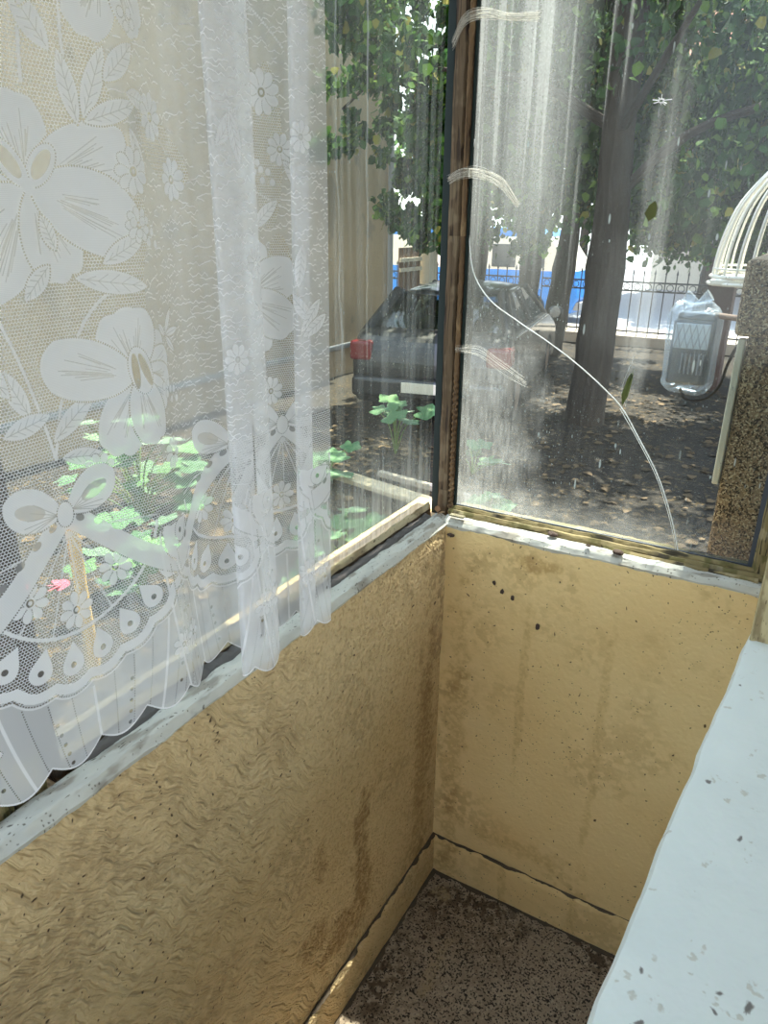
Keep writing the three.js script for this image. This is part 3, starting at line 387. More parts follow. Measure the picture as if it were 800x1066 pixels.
const laceMat = new THREE.MeshPhysicalMaterial({ color: lin(0.83, 0.815, 0.83), roughness: 1, transmission: 0.2, thickness: 0, specularIntensity: 0.2, alphaMap: laceTexture(), transparent: true, side: THREE.DoubleSide });
{
  const nv = 40, pos = [], uv = [], idx = [], y0 = 0.978, y1 = 2.155, step_ = 2, cols = foldN / step_;
  for (let j = 0; j <= nv; j++) for (let i = 0; i <= cols; i++) { const q = foldAt[i * step_], y = mix(y0, y1, j / nv), t = clamp((y - 1) / 1.1), k = mix(1.0, 0.72, t), s = foldS[i * step_]; pos.push(0.032 + (q.x - 0.032) * k + 0.004 * Math.sin(s * 17 + y * 3), y, q.z - 0.02 * t * clamp((0.9 - q.z) * 3, 0, 1)); uv.push((s - LS0) / LW, (y - LYB) / LW); }
  for (let j = 0; j < nv; j++) for (let i = 0; i < cols; i++) { const a = j * (cols + 1) + i; idx.push(a, a + 1, a + cols + 1, a + 1, a + cols + 2, a + cols + 1); }
  const g = new THREE.BufferGeometry(); g.setAttribute('position', new THREE.Float32BufferAttribute(pos, 3)); g.setAttribute('uv', new THREE.Float32BufferAttribute(uv, 2)); g.setIndex(idx); g.computeVertexNormals();
  tag(mesh('lace_curtain', g, laceMat), 'white floral lace curtain with scalloped hem hanging before the left window', 'curtain');
  const rod = group('curtain_rod', [0, 0, 0]); mesh('rod', bar([0.035, 2.172, 0.42], [0.035, 2.172, 1.9], 0.008, 12), M.wood, rod); for (const z of [0.47, 1.8]) mesh('bracket', box(-0.032, 0.04, 2.168, 2.2, z - 0.01, z + 0.01), M.steelDark, rod);
  tag(rod, 'thin rod that carries the lace curtain above the left window', 'rod');
}
// ------------------------------------------------------------------ outside: ground, street, neighbouring house
const soilTex = surfaceTex(3, 3, 500, (x, y) => { const f = fbm(x * 4, y * 4, 1301, 5), g = fbm(x * 40, y * 40, 1311, 3), l = step(0.66, 0.72, fbm(x * 26, y * 26, 1321, 3)); let c = mix3([0.13, 0.112, 0.09], [0.205, 0.18, 0.148], f); c = mix3(c, [0.2, 0.17, 0.13], g * 0.5); c = mix3(c, [0.45, 0.36, 0.22], l * 0.6); return [...c, f * 0.5 + g * 0.5]; });
const houseTex = surfaceTex(4, 4, 320, (x, y) => { const f = fbm(x * 1.5, y * 1.5, 1331, 5), g = fbm(x * 40, y * 6, 1341, 3), p = fbm(x * 60, y * 60, 1351, 3), k = step(0.60, 0.72, fbm(x * 3, y * 2, 1361, 5)); let c = mix3([0.80, 0.71, 0.60], [0.72, 0.63, 0.51], f); c = mix3(c, [0.6, 0.53, 0.44], g * 0.25); c = mix3(c, [0.55, 0.5, 0.44], k * 0.5); return [...c, p]; });
const barkTex = surfaceTex(1, 2, 500, (x, y) => { const f = fbm(x * 26, y * 5, 1371, 4), g = fbm(x * 60, y * 30, 1373, 3); return [...mix3([0.17, 0.14, 0.115], [0.28, 0.24, 0.20], f * 0.7 + g * 0.3), f]; });
const graniteTex = surfaceTex(0.6, 0.6, 2200, (x, y) => { const a = fbm(x * 330, y * 330, 1381, 2), b = fbm(x * 400, y * 400, 1383, 2), f = fbm(x * 9, y * 9, 1385, 4); let c = mix3([0.66, 0.57, 0.46], [0.55, 0.46, 0.36], f); c = mix3(c, [0.22, 0.17, 0.13], step(0.56, 0.62, a)); c = mix3(c, [0.86, 0.79, 0.67], step(0.62, 0.68, b)); return [...c, a]; });
Object.assign(M, {
  soil: texMat(soilTex, 0.02, { roughness: 1 }), house: texMat(houseTex, 0.006), bark: texMat(barkTex, 0.02, { roughness: 0.95 }), granite: texMat(graniteTex, 0.003),
  asphalt: std({ color: lin(0.30, 0.30, 0.31), roughness: 0.95 }), kerb: std({ color: lin(0.52, 0.43, 0.34) }), iron: std({ color: lin(0.02, 0.02, 0.024), roughness: 0.5 }), stone: std({ color: lin(0.60, 0.55, 0.46) }),
  gate: std({ color: lin(0.16, 0.105, 0.075), roughness: 0.7 }), brownPost: std({ color: lin(0.09, 0.05, 0.038), roughness: 0.8 }), grey: std({ color: lin(0.32, 0.32, 0.33) }),
  blue: std({ color: lin(0.02, 0.20, 0.62), roughness: 0.35 }), cream: std({ color: lin(0.72, 0.66, 0.56), roughness: 0.4 }), rubber: std({ color: lin(0.015, 0.015, 0.016), roughness: 0.8 }), chrome: std({ color: lin(0.6, 0.6, 0.6), metalness: 1, roughness: 0.2 }),
  carPaint: new THREE.MeshPhysicalMaterial({ color: lin(0.012, 0.012, 0.014), roughness: 0.5, clearcoat: 0.5, clearcoatRoughness: 0.08 }), red: std({ color: lin(0.16, 0.012, 0.014), roughness: 0.25 }), carGlass: new THREE.MeshPhysicalMaterial({ color: lin(0.45, 0.5, 0.48), transmission: 1, thickness: 0, roughness: 0.04 }), vanGlass: std({ color: lin(0.05, 0.06, 0.07), roughness: 0.12 }),
  wire: std({ color: lin(0.80, 0.77, 0.68), roughness: 0.45 }), plank: std({ color: lin(0.62, 0.50, 0.34), roughness: 0.9 }), string: std({ color: lin(0.8, 0.84, 0.9), roughness: 0.6 }),
});
struct(mesh('ground', (() => { const g = new THREE.PlaneGeometry(26, 26, 130, 130).rotateX(-Math.PI / 2).translate(-1, GROUND, -0.4), p = g.attributes.position, u = g.attributes.uv; for (let i = 0; i < p.count; i++) { u.setXY(i, p.getX(i), p.getZ(i)); p.setY(i, GROUND - 0.02 + (fbm(p.getX(i) * 0.9, p.getZ(i) * 0.9, 1391, 4) - 0.5) * 0.12); } g.computeVertexNormals(); return g; })(), M.soil), 'dark shaded yard soil with leaf litter', 'ground');
struct(mesh('street', box(-40, 40, GROUND - 0.3, GROUND - 0.08, -40, -13.3), M.asphalt), 'sunlit street beyond the iron fence', 'street');
struct(mesh('pavement', box(-40, 40, GROUND - 0.3, GROUND + 0.02, -15.2, -13.25), M.kerb), 'sunlit tan pavement behind the fence', 'pavement');
// neighbouring house with plinth
const nh = group('neighbour_house', [-5.5, GROUND, -9.3]);
mesh('wall', (() => { const g = box(-4, 0, 0, 5.1, 0, 15), u = g.attributes.uv, p = g.attributes.position; for (let i = 0; i < p.count; i++) u.setXY(i, p.getZ(i) + p.getX(i), p.getY(i)); return g; })(), M.house, nh);
mesh('plinth', rbox(-0.1, 0.06, -0.1, 0.36, -0.04, 15, 0.02), M.house, nh); mesh('plinth_cap', rbox(-0.1, 0.09, 0.36, 0.42, -0.06, 15, 0.015), M.grey, nh); mesh('roof_edge', box(-4.2, 0.25, 5.1, 5.3, -0.3, 15.3), M.grey, nh); mesh('drainpipe', bar([0.06, 0.1, 0.12], [0.06, 5.1, 0.12], 0.045, 10), M.grey, nh);
{ const w = mesh('window', rbox(-0.05, 0.05, 1.5, 3.1, 7.4, 8.7, 0.01), M.cream, nh); mesh('pane', box(0.05, 0.056, 1.58, 3.02, 7.48, 8.02), M.vanGlass, w); mesh('pane', box(0.05, 0.056, 1.58, 3.02, 8.08, 8.62), M.vanGlass, w); }
tag(nh, 'beige rendered neighbouring house wall with grey plinth line', 'house');
// gate with upright boards between house and stone pillar
const gt = group('yard_gate', [-5.45, GROUND, -9.45]);
for (let i = 0; i < 7; i++) mesh('board', rbox(-0.012, 0.012, 0.12, 1.72, -0.03 - i * 0.105 - 0.085, -0.03 - i * 0.105, 0.003), M.gate, gt);
for (const y of [0.35, 0.95, 1.35, 1.5]) mesh('rail', box(0.012, 0.045, y, y + 0.06, -0.76, -0.02), y > 1 ? M.stone : M.gate, gt);
tag(gt, 'brown board gate beside the beige house', 'gate');
const gp = group('gate_pillar', [-5.45, GROUND, -10.42]);
mesh('shaft', rbox(-0.15, 0.15, 0, 1.72, -0.15, 0.15, 0.01), M.stone, gp); mesh('cap', rbox(-0.2, 0.2, 1.72, 1.82, -0.2, 0.2, 0.02), M.stone, gp); mesh('cap', rbox(-0.16, 0.16, 1.82, 1.87, -0.16, 0.16, 0.02), M.stone, gp);
tag(gp, 'pale stone gate pillar with a moulded cap', 'pillar');
// iron fence: bars, rails, ring scrolls
const fenceBar = merge([new THREE.CylinderGeometry(0.011, 0.011, 1.1, 6).translate(0, 0.55, 0), new THREE.ConeGeometry(0.022, 0.09, 6).translate(0, 1.145, 0)]), fenceRing = new THREE.TorusGeometry(0.055, 0.008, 5, 14);
function ironFence(x0, x1, z, label) {
  const f = group('iron_fence', [x0, GROUND + 0.12, z]), L = x1 - x0, n = Math.round(L / 0.19);
  mesh('base_wall', rbox(0, L, -0.14, 0.06, -0.1, 0.1, 0.015), M.kerb, f);
  for (const y of [0.12, 0.84, 0.99]) mesh('rail', box(0, L, y, y + 0.028, -0.012, 0.012), M.iron, f);
  for (let i = 0; i <= n; i++) { const b = mesh('bar', fenceBar, M.iron, f); b.position.set(i / n * L, 0.05, 0); if (i < n) { const r = mesh('ring', fenceRing, M.iron, f); r.position.set((i + 0.5) / n * L, 0.925, 0); } }
  tag(f, label, 'fence'); return f;
}
ironFence(-9.5, -4.55, -12.9, 'black iron fence in front of the blue van'); ironFence(-4.2, 2.4, -12.9, 'black iron fence with ring scrolls behind the bagged lamp');
const bp = group('brown_post', [-0.62, GROUND, -9.6]); mesh('shaft', rbox(-0.16, 0.16, 0, 1.75, -0.16, 0.16, 0.012), M.brownPost, bp); mesh('cap', rbox(-0.2, 0.2, 1.75, 1.84, -0.2, 0.2, 0.02), M.brownPost, bp); tag(bp, 'dark brown square post in front of the iron fence', 'post');
// blue and cream van in the street
{
  const v = group('camper_van', [-6.9, GROUND - 0.06, -16.4], 0.0);
  const side = (pts) => { const s = new THREE.Shape(); pts.forEach(([x, y], i) => (i ? s.lineTo(x, y) : s.moveTo(x, y))); return new THREE.ExtrudeGeometry(s, { depth: 1.7, bevelEnabled: true, bevelSize: 0.05, bevelThickness: 0.05, bevelSegments: 3 }).translate(0, 0, -0.85); };
  mesh('lower_body', side([[-2.6, 0.3], [2.5, 0.3], [2.62, 0.6], [2.5, 1.1], [-2.6, 1.1]]), M.blue, v); mesh('upper_body', side([[-2.58, 1.11], [2.48, 1.11], [1.9, 1.82], [-2.5, 1.82]]).scale(1, 1, 0.97), M.cream, v); mesh('roof', side([[-2.45, 1.88], [1.8, 1.88], [1.5, 2.0], [-2.3, 2.0]]).scale(1, 1, 0.95), M.blue, v);
  for (const x of [0.55, 1.25]) mesh('window', rbox(x, x + 0.58, 1.2, 1.7, 0.86, 0.89, 0.01), M.vanGlass, v);
  for (const x of [-1.7, 1.6]) for (const z of [-0.8, 0.8]) { const w = mesh('wheel', new THREE.CylinderGeometry(0.33, 0.33, 0.2, 24).rotateX(Math.PI / 2).translate(x, 0.33, z), M.rubber, v); mesh('hub', new THREE.CylinderGeometry(0.18, 0.18, 0.22, 16).rotateX(Math.PI / 2).translate(x, 0.33, z), M.chrome, w); }
  mesh('bumper', rbox(2.58, 2.72, 0.32, 0.5, -0.85, 0.85, 0.02), M.grey, v); tag(v, 'blue and cream van parked behind the iron fence', 'van');
}
// dark hatchback, rear towards the viewer
{
  const c = group('car', [-3.3, GROUND + 0.0, -7.6], Math.atan2(1, -0.2));
  const s = new THREE.Shape(); s.moveTo(-1.95, 0.32); s.lineTo(-1.62, 0.28); s.absarc(-1.25, 0.3, 0.36, Math.PI, 0, true); s.lineTo(0.98, 0.24); s.absarc(1.34, 0.3, 0.36, Math.PI, 0, true); s.lineTo(1.95, 0.28); s.bezierCurveTo(2.08, 0.4, 2.06, 0.6, 1.95, 0.68); s.bezierCurveTo(1.6, 0.82, 1.2, 0.9, 0.95, 0.93); s.lineTo(-1.75, 0.98); s.bezierCurveTo(-1.98, 0.95, -2.04, 0.8, -2.03, 0.6); s.closePath();
  mesh('body', new THREE.ExtrudeGeometry(s, { depth: 1.5, bevelEnabled: true, bevelSize: 0.06, bevelThickness: 0.1, bevelSegments: 4, curveSegments: 10 }).translate(0, 0, -0.75), M.carPaint, c);
  // cabin: roof shell on pillars with glass between
  const lower = (x) => [x, 0.97, 0.80], upper = (x) => [x, 1.36, 0.60];
  mesh('roof', (() => { const g = new THREE.SphereGeometry(1, 28, 10, 0, Math.PI * 2, 0, Math.PI / 2), p = g.attributes.position; for (let i = 0; i < p.count; i++) { const x = p.getX(i), y = p.getY(i), z = p.getZ(i), k = Math.hypot(x, z) < 1e-3 ? 1 : Math.pow(Math.max(Math.abs(x), Math.abs(z)) / Math.hypot(x, z), -0.7); p.setXYZ(i, -0.42 + x * 0.86 * k, 1.35 + y * 0.1, z * 0.60 * k); } g.computeVertexNormals(); return g; })(), M.carPaint, c);
  for (const q of [-1, 1]) {
    const pl = (a, b, r) => mesh('pillar', bar([a, 0.95, q * 0.80], [b, 1.37, q * 0.60], r, 8), M.carPaint, c);
    pl(1.0, 0.32, 0.035); pl(-0.22, -0.28, 0.04); pl(-1.12, -0.98, 0.05); pl(-1.80, -1.2, 0.07);
    const quad = (l) => { const g = new THREE.BufferGeometry(); g.setAttribute('position', new THREE.Float32BufferAttribute(l.flat(), 3)); g.setIndex([0, 1, 2, 0, 2, 3]); g.computeVertexNormals(); return g; };
    for (const [a, b, cc, d] of [[0.97, -0.22, -0.28, 0.30], [-0.22, -1.12, -0.98, -0.28], [-1.12, -1.78, -1.2, -0.98]]) mesh('side_window', quad([[a, 0.97, q * 0.79], [b, 0.97, q * 0.79], [cc, 1.36, q * 0.60], [d, 1.36, q * 0.60]]), M.carGlass, c);
    mesh('belt_trim', bar([-1.7, 0.99, q * 0.85], [0.9, 0.955, q * 0.85], 0.014, 6), M.chrome, c);
    const mir = mesh('mirror', new THREE.SphereGeometry(0.1, 14, 10).scale(0.7, 0.75, 1).translate(0.72, 1.02, q * 0.97), M.carPaint, c); mesh('mirror_glass', new THREE.CircleGeometry(0.07, 14).rotateY(-Math.PI / 2).translate(0.645, 1.02, q * 0.97), M.chrome, mir);
    mesh('tail_light', rbox(-2.1, -1.78, 0.72, 0.93, q > 0 ? 0.62 : -0.87, q > 0 ? 0.87 : -0.62, 0.04), M.red, c); mesh('headlight', rbox(1.75, 2.02, 0.58, 0.72, q > 0 ? 0.55 : -0.84, q > 0 ? 0.84 : -0.55, 0.04), M.chrome, c);
    for (const x of [-1.25, 1.34]) { const w = mesh('wheel', new THREE.TorusGeometry(0.235, 0.075, 10, 26).translate(x, 0.31, q * 0.78), M.rubber, c); mesh('rim', new THREE.CylinderGeometry(0.19, 0.19, 0.08, 18).rotateX(Math.PI / 2).translate(x, 0.31, q * 0.80), M.gate, w); }
    mesh('door_handle', rbox(-0.15, 0.02, 0.82, 0.86, q > 0 ? 0.85 : -0.88, q > 0 ? 0.88 : -0.85, 0.008), M.carPaint, c);
    mesh('seat', rbox(-0.35, -0.2, 0.6, 1.2, q * 0.35 - 0.2, q * 0.35 + 0.2, 0.05), M.rubber, c);
  }
  const quad2 = (l) => { const g = new THREE.BufferGeometry(); g.setAttribute('position', new THREE.Float32BufferAttribute(l.flat(), 3)); g.setIndex([0, 1, 2, 0, 2, 3]); g.computeVertexNormals(); return g; };
  mesh('windscreen', quad2([[1.0, 0.95, 0.78], [1.0, 0.95, -0.78], [0.32, 1.38, -0.58], [0.32, 1.38, 0.58]]), M.carGlass, c); mesh('rear_window', quad2([[-1.82, 0.98, 0.74], [-1.82, 0.98, -0.74], [-1.2, 1.38, -0.56], [-1.2, 1.38, 0.56]]), M.carGlass, c);
  mesh('rear_bumper', rbox(-2.14, -1.9, 0.34, 0.56, -0.84, 0.84, 0.05), M.carPaint, c); mesh('number_plate', rbox(-2.15, -2.135, 0.42, 0.53, -0.26, 0.26, 0.004), M.cream, c);
  tag(c, 'dark car seen from behind beyond the corner post', 'car');
}
// far house across the street
{
  const h = group('far_house', [2, GROUND - 0.08, -27]); mesh('wall', box(-7, 9, 0, 6, -6, 0), M.stone, h); mesh('roof', (() => { const s = new THREE.Shape(); s.moveTo(-6.6, 6); s.lineTo(0.6, 6); s.lineTo(-3, 8.4); s.closePath(); return new THREE.ExtrudeGeometry(s, { depth: 16.6, bevelEnabled: false }).rotateY(Math.PI / 2).translate(-7.3, 0, 0); })(), std({ color: lin(0.32, 0.13, 0.08) }), h);
  for (let i = 0; i < 5; i++) for (const y of [1.2, 4]) { const w = mesh('window', box(-5.6 + i * 2.9, -4.4 + i * 2.9, y, y + 1.3, 0, 0.06), M.cream, h); mesh('pane', box(-5.5 + i * 2.9, -4.5 + i * 2.9, y + 0.1, y + 1.2, 0.06, 0.07), M.vanGlass, w); }
  tag(h, 'pale house across the street glimpsed through the trees', 'house');
}

// ------------------------------------------------------------------ trees
const leafGeo = (() => { const g = new THREE.BufferGeometry(); g.setAttribute('position', new THREE.Float32BufferAttribute([0, 0, 0, 0.42, 0.3, 0.07, 0, 0.42, 0, -0.42, 0.3, 0.07, 0.3, 0.72, 0.02, 0, 1, -0.12, -0.3, 0.72, 0.02], 3)); g.setIndex([0, 1, 2, 0, 2, 3, 1, 4, 2, 2, 6, 3, 4, 5, 2, 2, 5, 6]); g.computeVertexNormals(); return g; })();
const leafMat = new THREE.MeshPhysicalMaterial({ color: 0xffffff, roughness: 0.9, transmission: 0.42, thickness: 0, specularIntensity: 0.25, side: THREE.DoubleSide });
const GREENS = [[0.03, 0.09, 0.022], [0.045, 0.125, 0.028], [0.085, 0.19, 0.03], [0.18, 0.31, 0.05], [0.32, 0.30, 0.06]];
function foliage(parent, blobs, seed, size, tones = [0.3, 0.32, 0.22, 0.12, 0.04]) {
  const R = rng(seed), n = blobs.reduce((a, b) => a + b[6], 0), im = new THREE.InstancedMesh(leafGeo, leafMat, n), m4 = new THREE.Matrix4(), q = new THREE.Quaternion(), e = new THREE.Euler(), col = new THREE.Color(); let k = 0;
  const gs = () => (R() + R() + R() + R() - 2) * 0.7;
  for (const [x, y, z, rx, ry, rz, cnt, cl = 26] of blobs) {
    const cs = []; for (let i = 0; i < cl; i++) { let a, b, c; do { a = R() * 2 - 1; b = R() * 2 - 1; c = R() * 2 - 1; } while (a * a + b * b + c * c > 1); cs.push([a, b, c, 0.14 + 0.2 * R()]); }
    for (let i = 0; i < cnt; i++) {
      const c = cs[Math.floor(R() * cl)], s = size * (0.6 + 0.8 * R());
      e.set((R() - 0.5) * 1.6 + Math.PI * 0.75, R() * 6.283, (R() - 0.5) * 1.4); q.setFromEuler(e);
      m4.compose(V(x + (c[0] + gs() * c[3]) * rx, y + (c[1] + gs() * c[3]) * ry, z + (c[2] + gs() * c[3]) * rz), q, V(s, s, s)); im.setMatrixAt(k, m4);
      let t = R(), g = 0; while (t > tones[g] && g < 4) t -= tones[g++]; const v = 0.75 + 0.5 * R(); col.setRGB(GREENS[g][0] * v, GREENS[g][1] * v, GREENS[g][2] * v); im.setColorAt(k++, col);
    }
  }
  im.name = 'foliage'; im.castShadow = im.receiveShadow = true; im.userData.kind = 'stuff'; parent.add(im); return im;
}
function limb(pts, r0, r1, n = 20, m = 10) { // tapering limb
  const cu = new THREE.CatmullRomCurve3(pts.map((p) => V(...p))), g = new THREE.TubeGeometry(cu, n, 1, m), p = g.attributes.position, u = g.attributes.uv;
  for (let i = 0; i <= n; i++) { const c = cu.getPointAt(i / n), r = mix(r0, r1, i / n); for (let j = 0; j <= m; j++) { const k = i * (m + 1) + j, w = r * (1 + (fbm(j / m * 6, i * 0.7, 1401, 2) - 0.5) * 0.35); p.setXYZ(k, c.x + (p.getX(k) - c.x) * w, c.y + (p.getY(k) - c.y) * w, c.z + (p.getZ(k) - c.z) * w); u.setXY(k, j / m, i / n * 4); } }
  g.computeVertexNormals(); return g;
}
function tree(name, base, trunk, r0, r1, branches, blobs, seed, size, label, tones) {
  const t = group(name, base); mesh('trunk', limb(trunk, r0, r1, 24), M.bark, t);
  for (const [pts, a, b] of branches) mesh('branch', limb(pts, a, b, 12, 7), M.bark, t);
  foliage(t, blobs, seed, size, tones); return tag(t, label, 'tree', 'yard trees');
}
tree('broadleaf_tree', [-1.52, GROUND, -6.85], [[0, -0.1, 0], [0.03, 0.9, 0], [0.04, 2, 0.02], [0.02, 3.2, 0.02], [-0.02, 4.6, 0], [-0.1, 6, 0]], 0.215, 0.12,
  [[[[0, 2.3, 0], [0.7, 2.9, 0.1], [1.6, 3.1, 0.3], [2.4, 3.0, 0.4]], 0.06, 0.02], [[[-0.05, 3.0, 0], [-0.8, 3.4, 0.3], [-1.6, 3.5, 0.8]], 0.06, 0.02], [[[-0.1, 3.8, 0], [0.8, 4.6, -0.5], [1.8, 5.2, -0.8]], 0.08, 0.03], [[[-0.1, 4.0, 0], [-0.9, 4.8, -0.6], [-1.7, 5.4, -1]], 0.08, 0.03], [[[0, 2.9, 0], [0.5, 3.4, 0.7], [0.9, 3.6, 1.6]], 0.05, 0.02]],
  [[1.3, 3.1, -0.6, 1.5, 1.1, 1.0, 9000, 60], [1.7, 2.2, -1.4, 1.2, 0.7, 0.8, 7000, 50], [-0.2, 3.2, -1.2, 1.5, 1.3, 0.8, 8000, 60], [0.3, 4.6, -0.5, 2.4, 1.4, 2.0, 9000, 60], [-1.8, 4.4, 0.4, 1.4, 1.0, 1.4, 5000, 36], [-0.1, 4.9, 1.9, 1.3, 0.8, 1.9, 9000, 60]], 51, 0.1, 'thick-trunked tree rising in the middle of the cracked pane');
tree('broadleaf_tree', [-3.9, GROUND, -11.2], [[0, -0.1, 0], [0.05, 1.5, 0], [0.12, 3, 0], [0.25, 5, 0]], 0.2, 0.09,
  [[[[0.1, 3, 0], [0.7, 3.8, 0.3], [1.4, 4.2, 0.5]], 0.06, 0.02], [[[0.08, 2.6, 0], [-0.7, 3.4, 0.2], [-1.2, 3.7, 0.4]], 0.05, 0.02]],
  [[0.2, 4.2, 0, 1.6, 1.5, 1.3, 6000, 44], [-0.3, 2.5, -0.4, 0.9, 0.7, 0.6, 800, 16]], 52, 0.1, 'slim dark trunk nearest the corner post');
tree('broadleaf_tree', [-3.45, GROUND, -11.4], [[0, -0.1, 0], [0.1, 1.2, 0], [0.22, 2.6, 0], [0.55, 5, 0]], 0.21, 0.1,
  [[[[0.2, 2.7, 0], [0.9, 3.5, 0.2], [1.5, 3.8, 0.5]], 0.06, 0.02]], [[0.8, 4.4, -0.2, 1.6, 1.4, 1.3, 6000, 44], [0.9, 2.6, -0.9, 1.0, 0.7, 0.6, 1400, 20]], 53, 0.1, 'leaning second trunk between the slim trunk and the thick one');
tree('hanging_tree', [-4.9, GROUND, -11.2], [[0, -0.1, 0], [0.1, 2, 0], [0.5, 3.8, 0.8], [1.2, 5, 1.8]], 0.18, 0.08,
  [[[[0.5, 3.8, 0.8], [0.8, 4.2, 2.2], [0.6, 4.0, 3.6], [0.3, 3.3, 4.6]], 0.06, 0.015], [[[0.8, 4.3, 2.2], [1.4, 3.9, 3.2], [1.6, 3.0, 4.0]], 0.04, 0.012]],
  [[0.75, 3.5, 4.3, 0.8, 0.55, 0.6, 1500, 22], [1.3, 2.5, 4.0, 0.55, 0.75, 0.45, 2800, 30], [0.3, 2.9, 4.4, 0.5, 0.4, 0.4, 420, 9], [0.78, 2.3, 3.9, 0.42, 0.5, 0.3, 1800, 18], [1.35, 4.1, 3.6, 0.6, 0.7, 0.5, 2400, 24], [1.2, 3.2, 3.2, 0.7, 0.7, 0.5, 3000, 28], [1.7, 3.7, 3.2, 0.9, 0.8, 0.8, 1700, 22], [1.9, 4.9, 2.0, 1.3, 0.9, 1.4, 7000, 50], [1.7, 2.9, 2.6, 0.9, 1.1, 0.6, 5000, 50]], 54, 0.1, 'tree whose boughs hang before the beige house wall', [0.28, 0.3, 0.22, 0.16, 0.04]);
tree('dense_tree', [1.0, GROUND, -10.8], [[0, -0.1, 0], [-0.05, 2, 0], [0.1, 4.5, 0]], 0.2, 0.1, [[[[0, 2.4, 0], [-0.9, 3.1, 0.1], [-1.6, 3.2, 0.1]], 0.05, 0.02]],
  [[-0.4, 3.2, 0, 2.0, 1.5, 1.2, 16000, 90], [-1.2, 2.3, -0.3, 2.2, 0.8, 0.8, 12000, 80], [0, 5.2, 0, 2.2, 1.4, 1.6, 3500, 30]], 55, 0.1, 'dense dark tree behind the white wire cage', [0.42, 0.34, 0.16, 0.06, 0.02]);
[[-9, -19, 61], [-5.6, -20, 62], [-2.2, -19.5, 63], [1.6, -20, 64], [5, -19, 65]].forEach(([x, z, s], i) => tree('street_tree', [x, GROUND - 0.08, z], [[0, -0.1, 0], [0.1, 2, 0], [0, 4, 0]], 0.16, 0.09, [], [[0, 4.2, 0, 1.9, 1.8, 1.7, 2400, 26]], s, 0.16, ['sunlit street tree farthest to the left', 'sunlit street tree behind the gate pillar', 'sunlit street tree behind the slim trunks', 'sunlit street tree behind the dense dark tree', 'sunlit street tree farthest to the right'][i], [0.15, 0.3, 0.3, 0.2, 0.05]));
tree('overhanging_tree', [2.1, GROUND, -4.3], [[0, -0.1, 0], [0.05, 2, 0], [0, 4, 0.3], [-0.3, 6, 1.0]], 0.22, 0.1, [[[[0, 4.4, 0.4], [-0.6, 5.4, 1.0], [-0.9, 5.8, 1.6]], 0.07, 0.02]],
  [[-0.56, 6.4, 1.75, 1.1, 0.9, 1.2, 15000, 110], [-1.52, 6.4, 2.45, 0.26, 0.6, 0.6, 5200, 22], [0.4, 6.2, 0.2, 1.5, 1.2, 1.4, 4000, 34]], 57, 0.11, 'tall tree overhanging the right end of the balcony');
// litter of fallen leaves
{
  const R = rng(71), n = 1700, im = new THREE.InstancedMesh(leafGeo, std({ color: 0xffffff, side: THREE.DoubleSide }), n), m4 = new THREE.Matrix4(), q = new THREE.Quaternion(), e = new THREE.Euler(), col = new THREE.Color();
  for (let i = 0; i < n; i++) { const x = -4.5 + R() * 7, z = -10.5 + R() * 9, s = 0.05 + 0.06 * R(); e.set(-Math.PI / 2 + (R() - 0.5) * 0.5, (R() - 0.5) * 0.5, R() * 6.3); q.setFromEuler(e); m4.compose(V(x, GROUND - 0.005 + (fbm(x * 0.9, z * 0.9, 1391, 4) - 0.5) * 0.12, z), q, V(s, s, s)); im.setMatrixAt(i, m4); const v = 0.5 + R(); col.setRGB(0.11 * v, 0.07 * v, 0.034 * v); im.setColorAt(i, col); }
  im.name = 'fallen_leaves'; im.castShadow = im.receiveShadow = true; scene.add(im); im.userData.kind = 'stuff'; im.userData.label = 'dry brown leaves scattered over the yard soil'; im.userData.category = 'leaves';
}
// large-leaved vines by the window, each leaf its own
const bigLeaf = (() => { const n = 20, pos = [0, 0.02, 0], idx = []; for (let i = 0; i <= n; i++) { const a = i / n * Math.PI * 2 + Math.PI / 2, r = (0.5 + 0.09 * Math.cos(a * 5 - Math.PI / 2) - 0.3 * Math.exp(-(((i / n - 0.5) * 9) ** 2))); pos.push(Math.cos(a) * r, 0.02 - 0.16 * r * r + 0.03 * Math.sin(a * 5), -Math.sin(a) * r); if (i) idx.push(0, i, i + 1); } const g = new THREE.BufferGeometry(); g.setAttribute('position', new THREE.Float32BufferAttribute(pos, 3)); g.setIndex(idx); g.computeVertexNormals(); return g; })();
const vineMats = [[0.07, 0.20, 0.075], [0.085, 0.235, 0.08], [0.11, 0.27, 0.08]].map((c) => new THREE.MeshPhysicalMaterial({ color: lin(...c), roughness: 0.8, transmission: 0.35, thickness: 0, side: THREE.DoubleSide }));
const stemMat = std({ color: lin(0.16, 0.24, 0.06) });
function vine(x, z, list, label, seed, tones = [0, 1, 2]) {
  const v = group('vine_plant', [x, GROUND - 0.03, z]), R = rng(seed);
  for (const [a, h, b, s] of list) { mesh('stem', tube([[0, 0, 0], [a * 0.4, h * 0.7, b * 0.4], [a, h, b]], 0.006, 8, 5), stemMat, v); const l = mesh('leaf', bigLeaf, vineMats[tones[Math.floor(R() * tones.length)]], v); l.position.set(a, h, b); l.rotation.set((R() - 0.35) * 0.7, R() * 6.3, (R() - 0.6) * 0.6); l.scale.setScalar(s); }
  return tag(v, label, 'plant', 'vines under the left window');
}
const spread = (n, r, h0, h1, s, seed) => { const R = rng(seed), o = []; for (let i = 0; i < n; i++) { const a = R() * 6.283, q = Math.sqrt(R()) * r; o.push([Math.cos(a) * q, h0 + (h1 - h0) * R(), Math.sin(a) * q, s * (0.75 + 0.5 * R())]); } return o; };
vine(-1.75, -2.35, spread(36, 0.5, 0.08, 0.32, 0.2, 81), 'broad-leaved vine low beside the pale plank', 82);
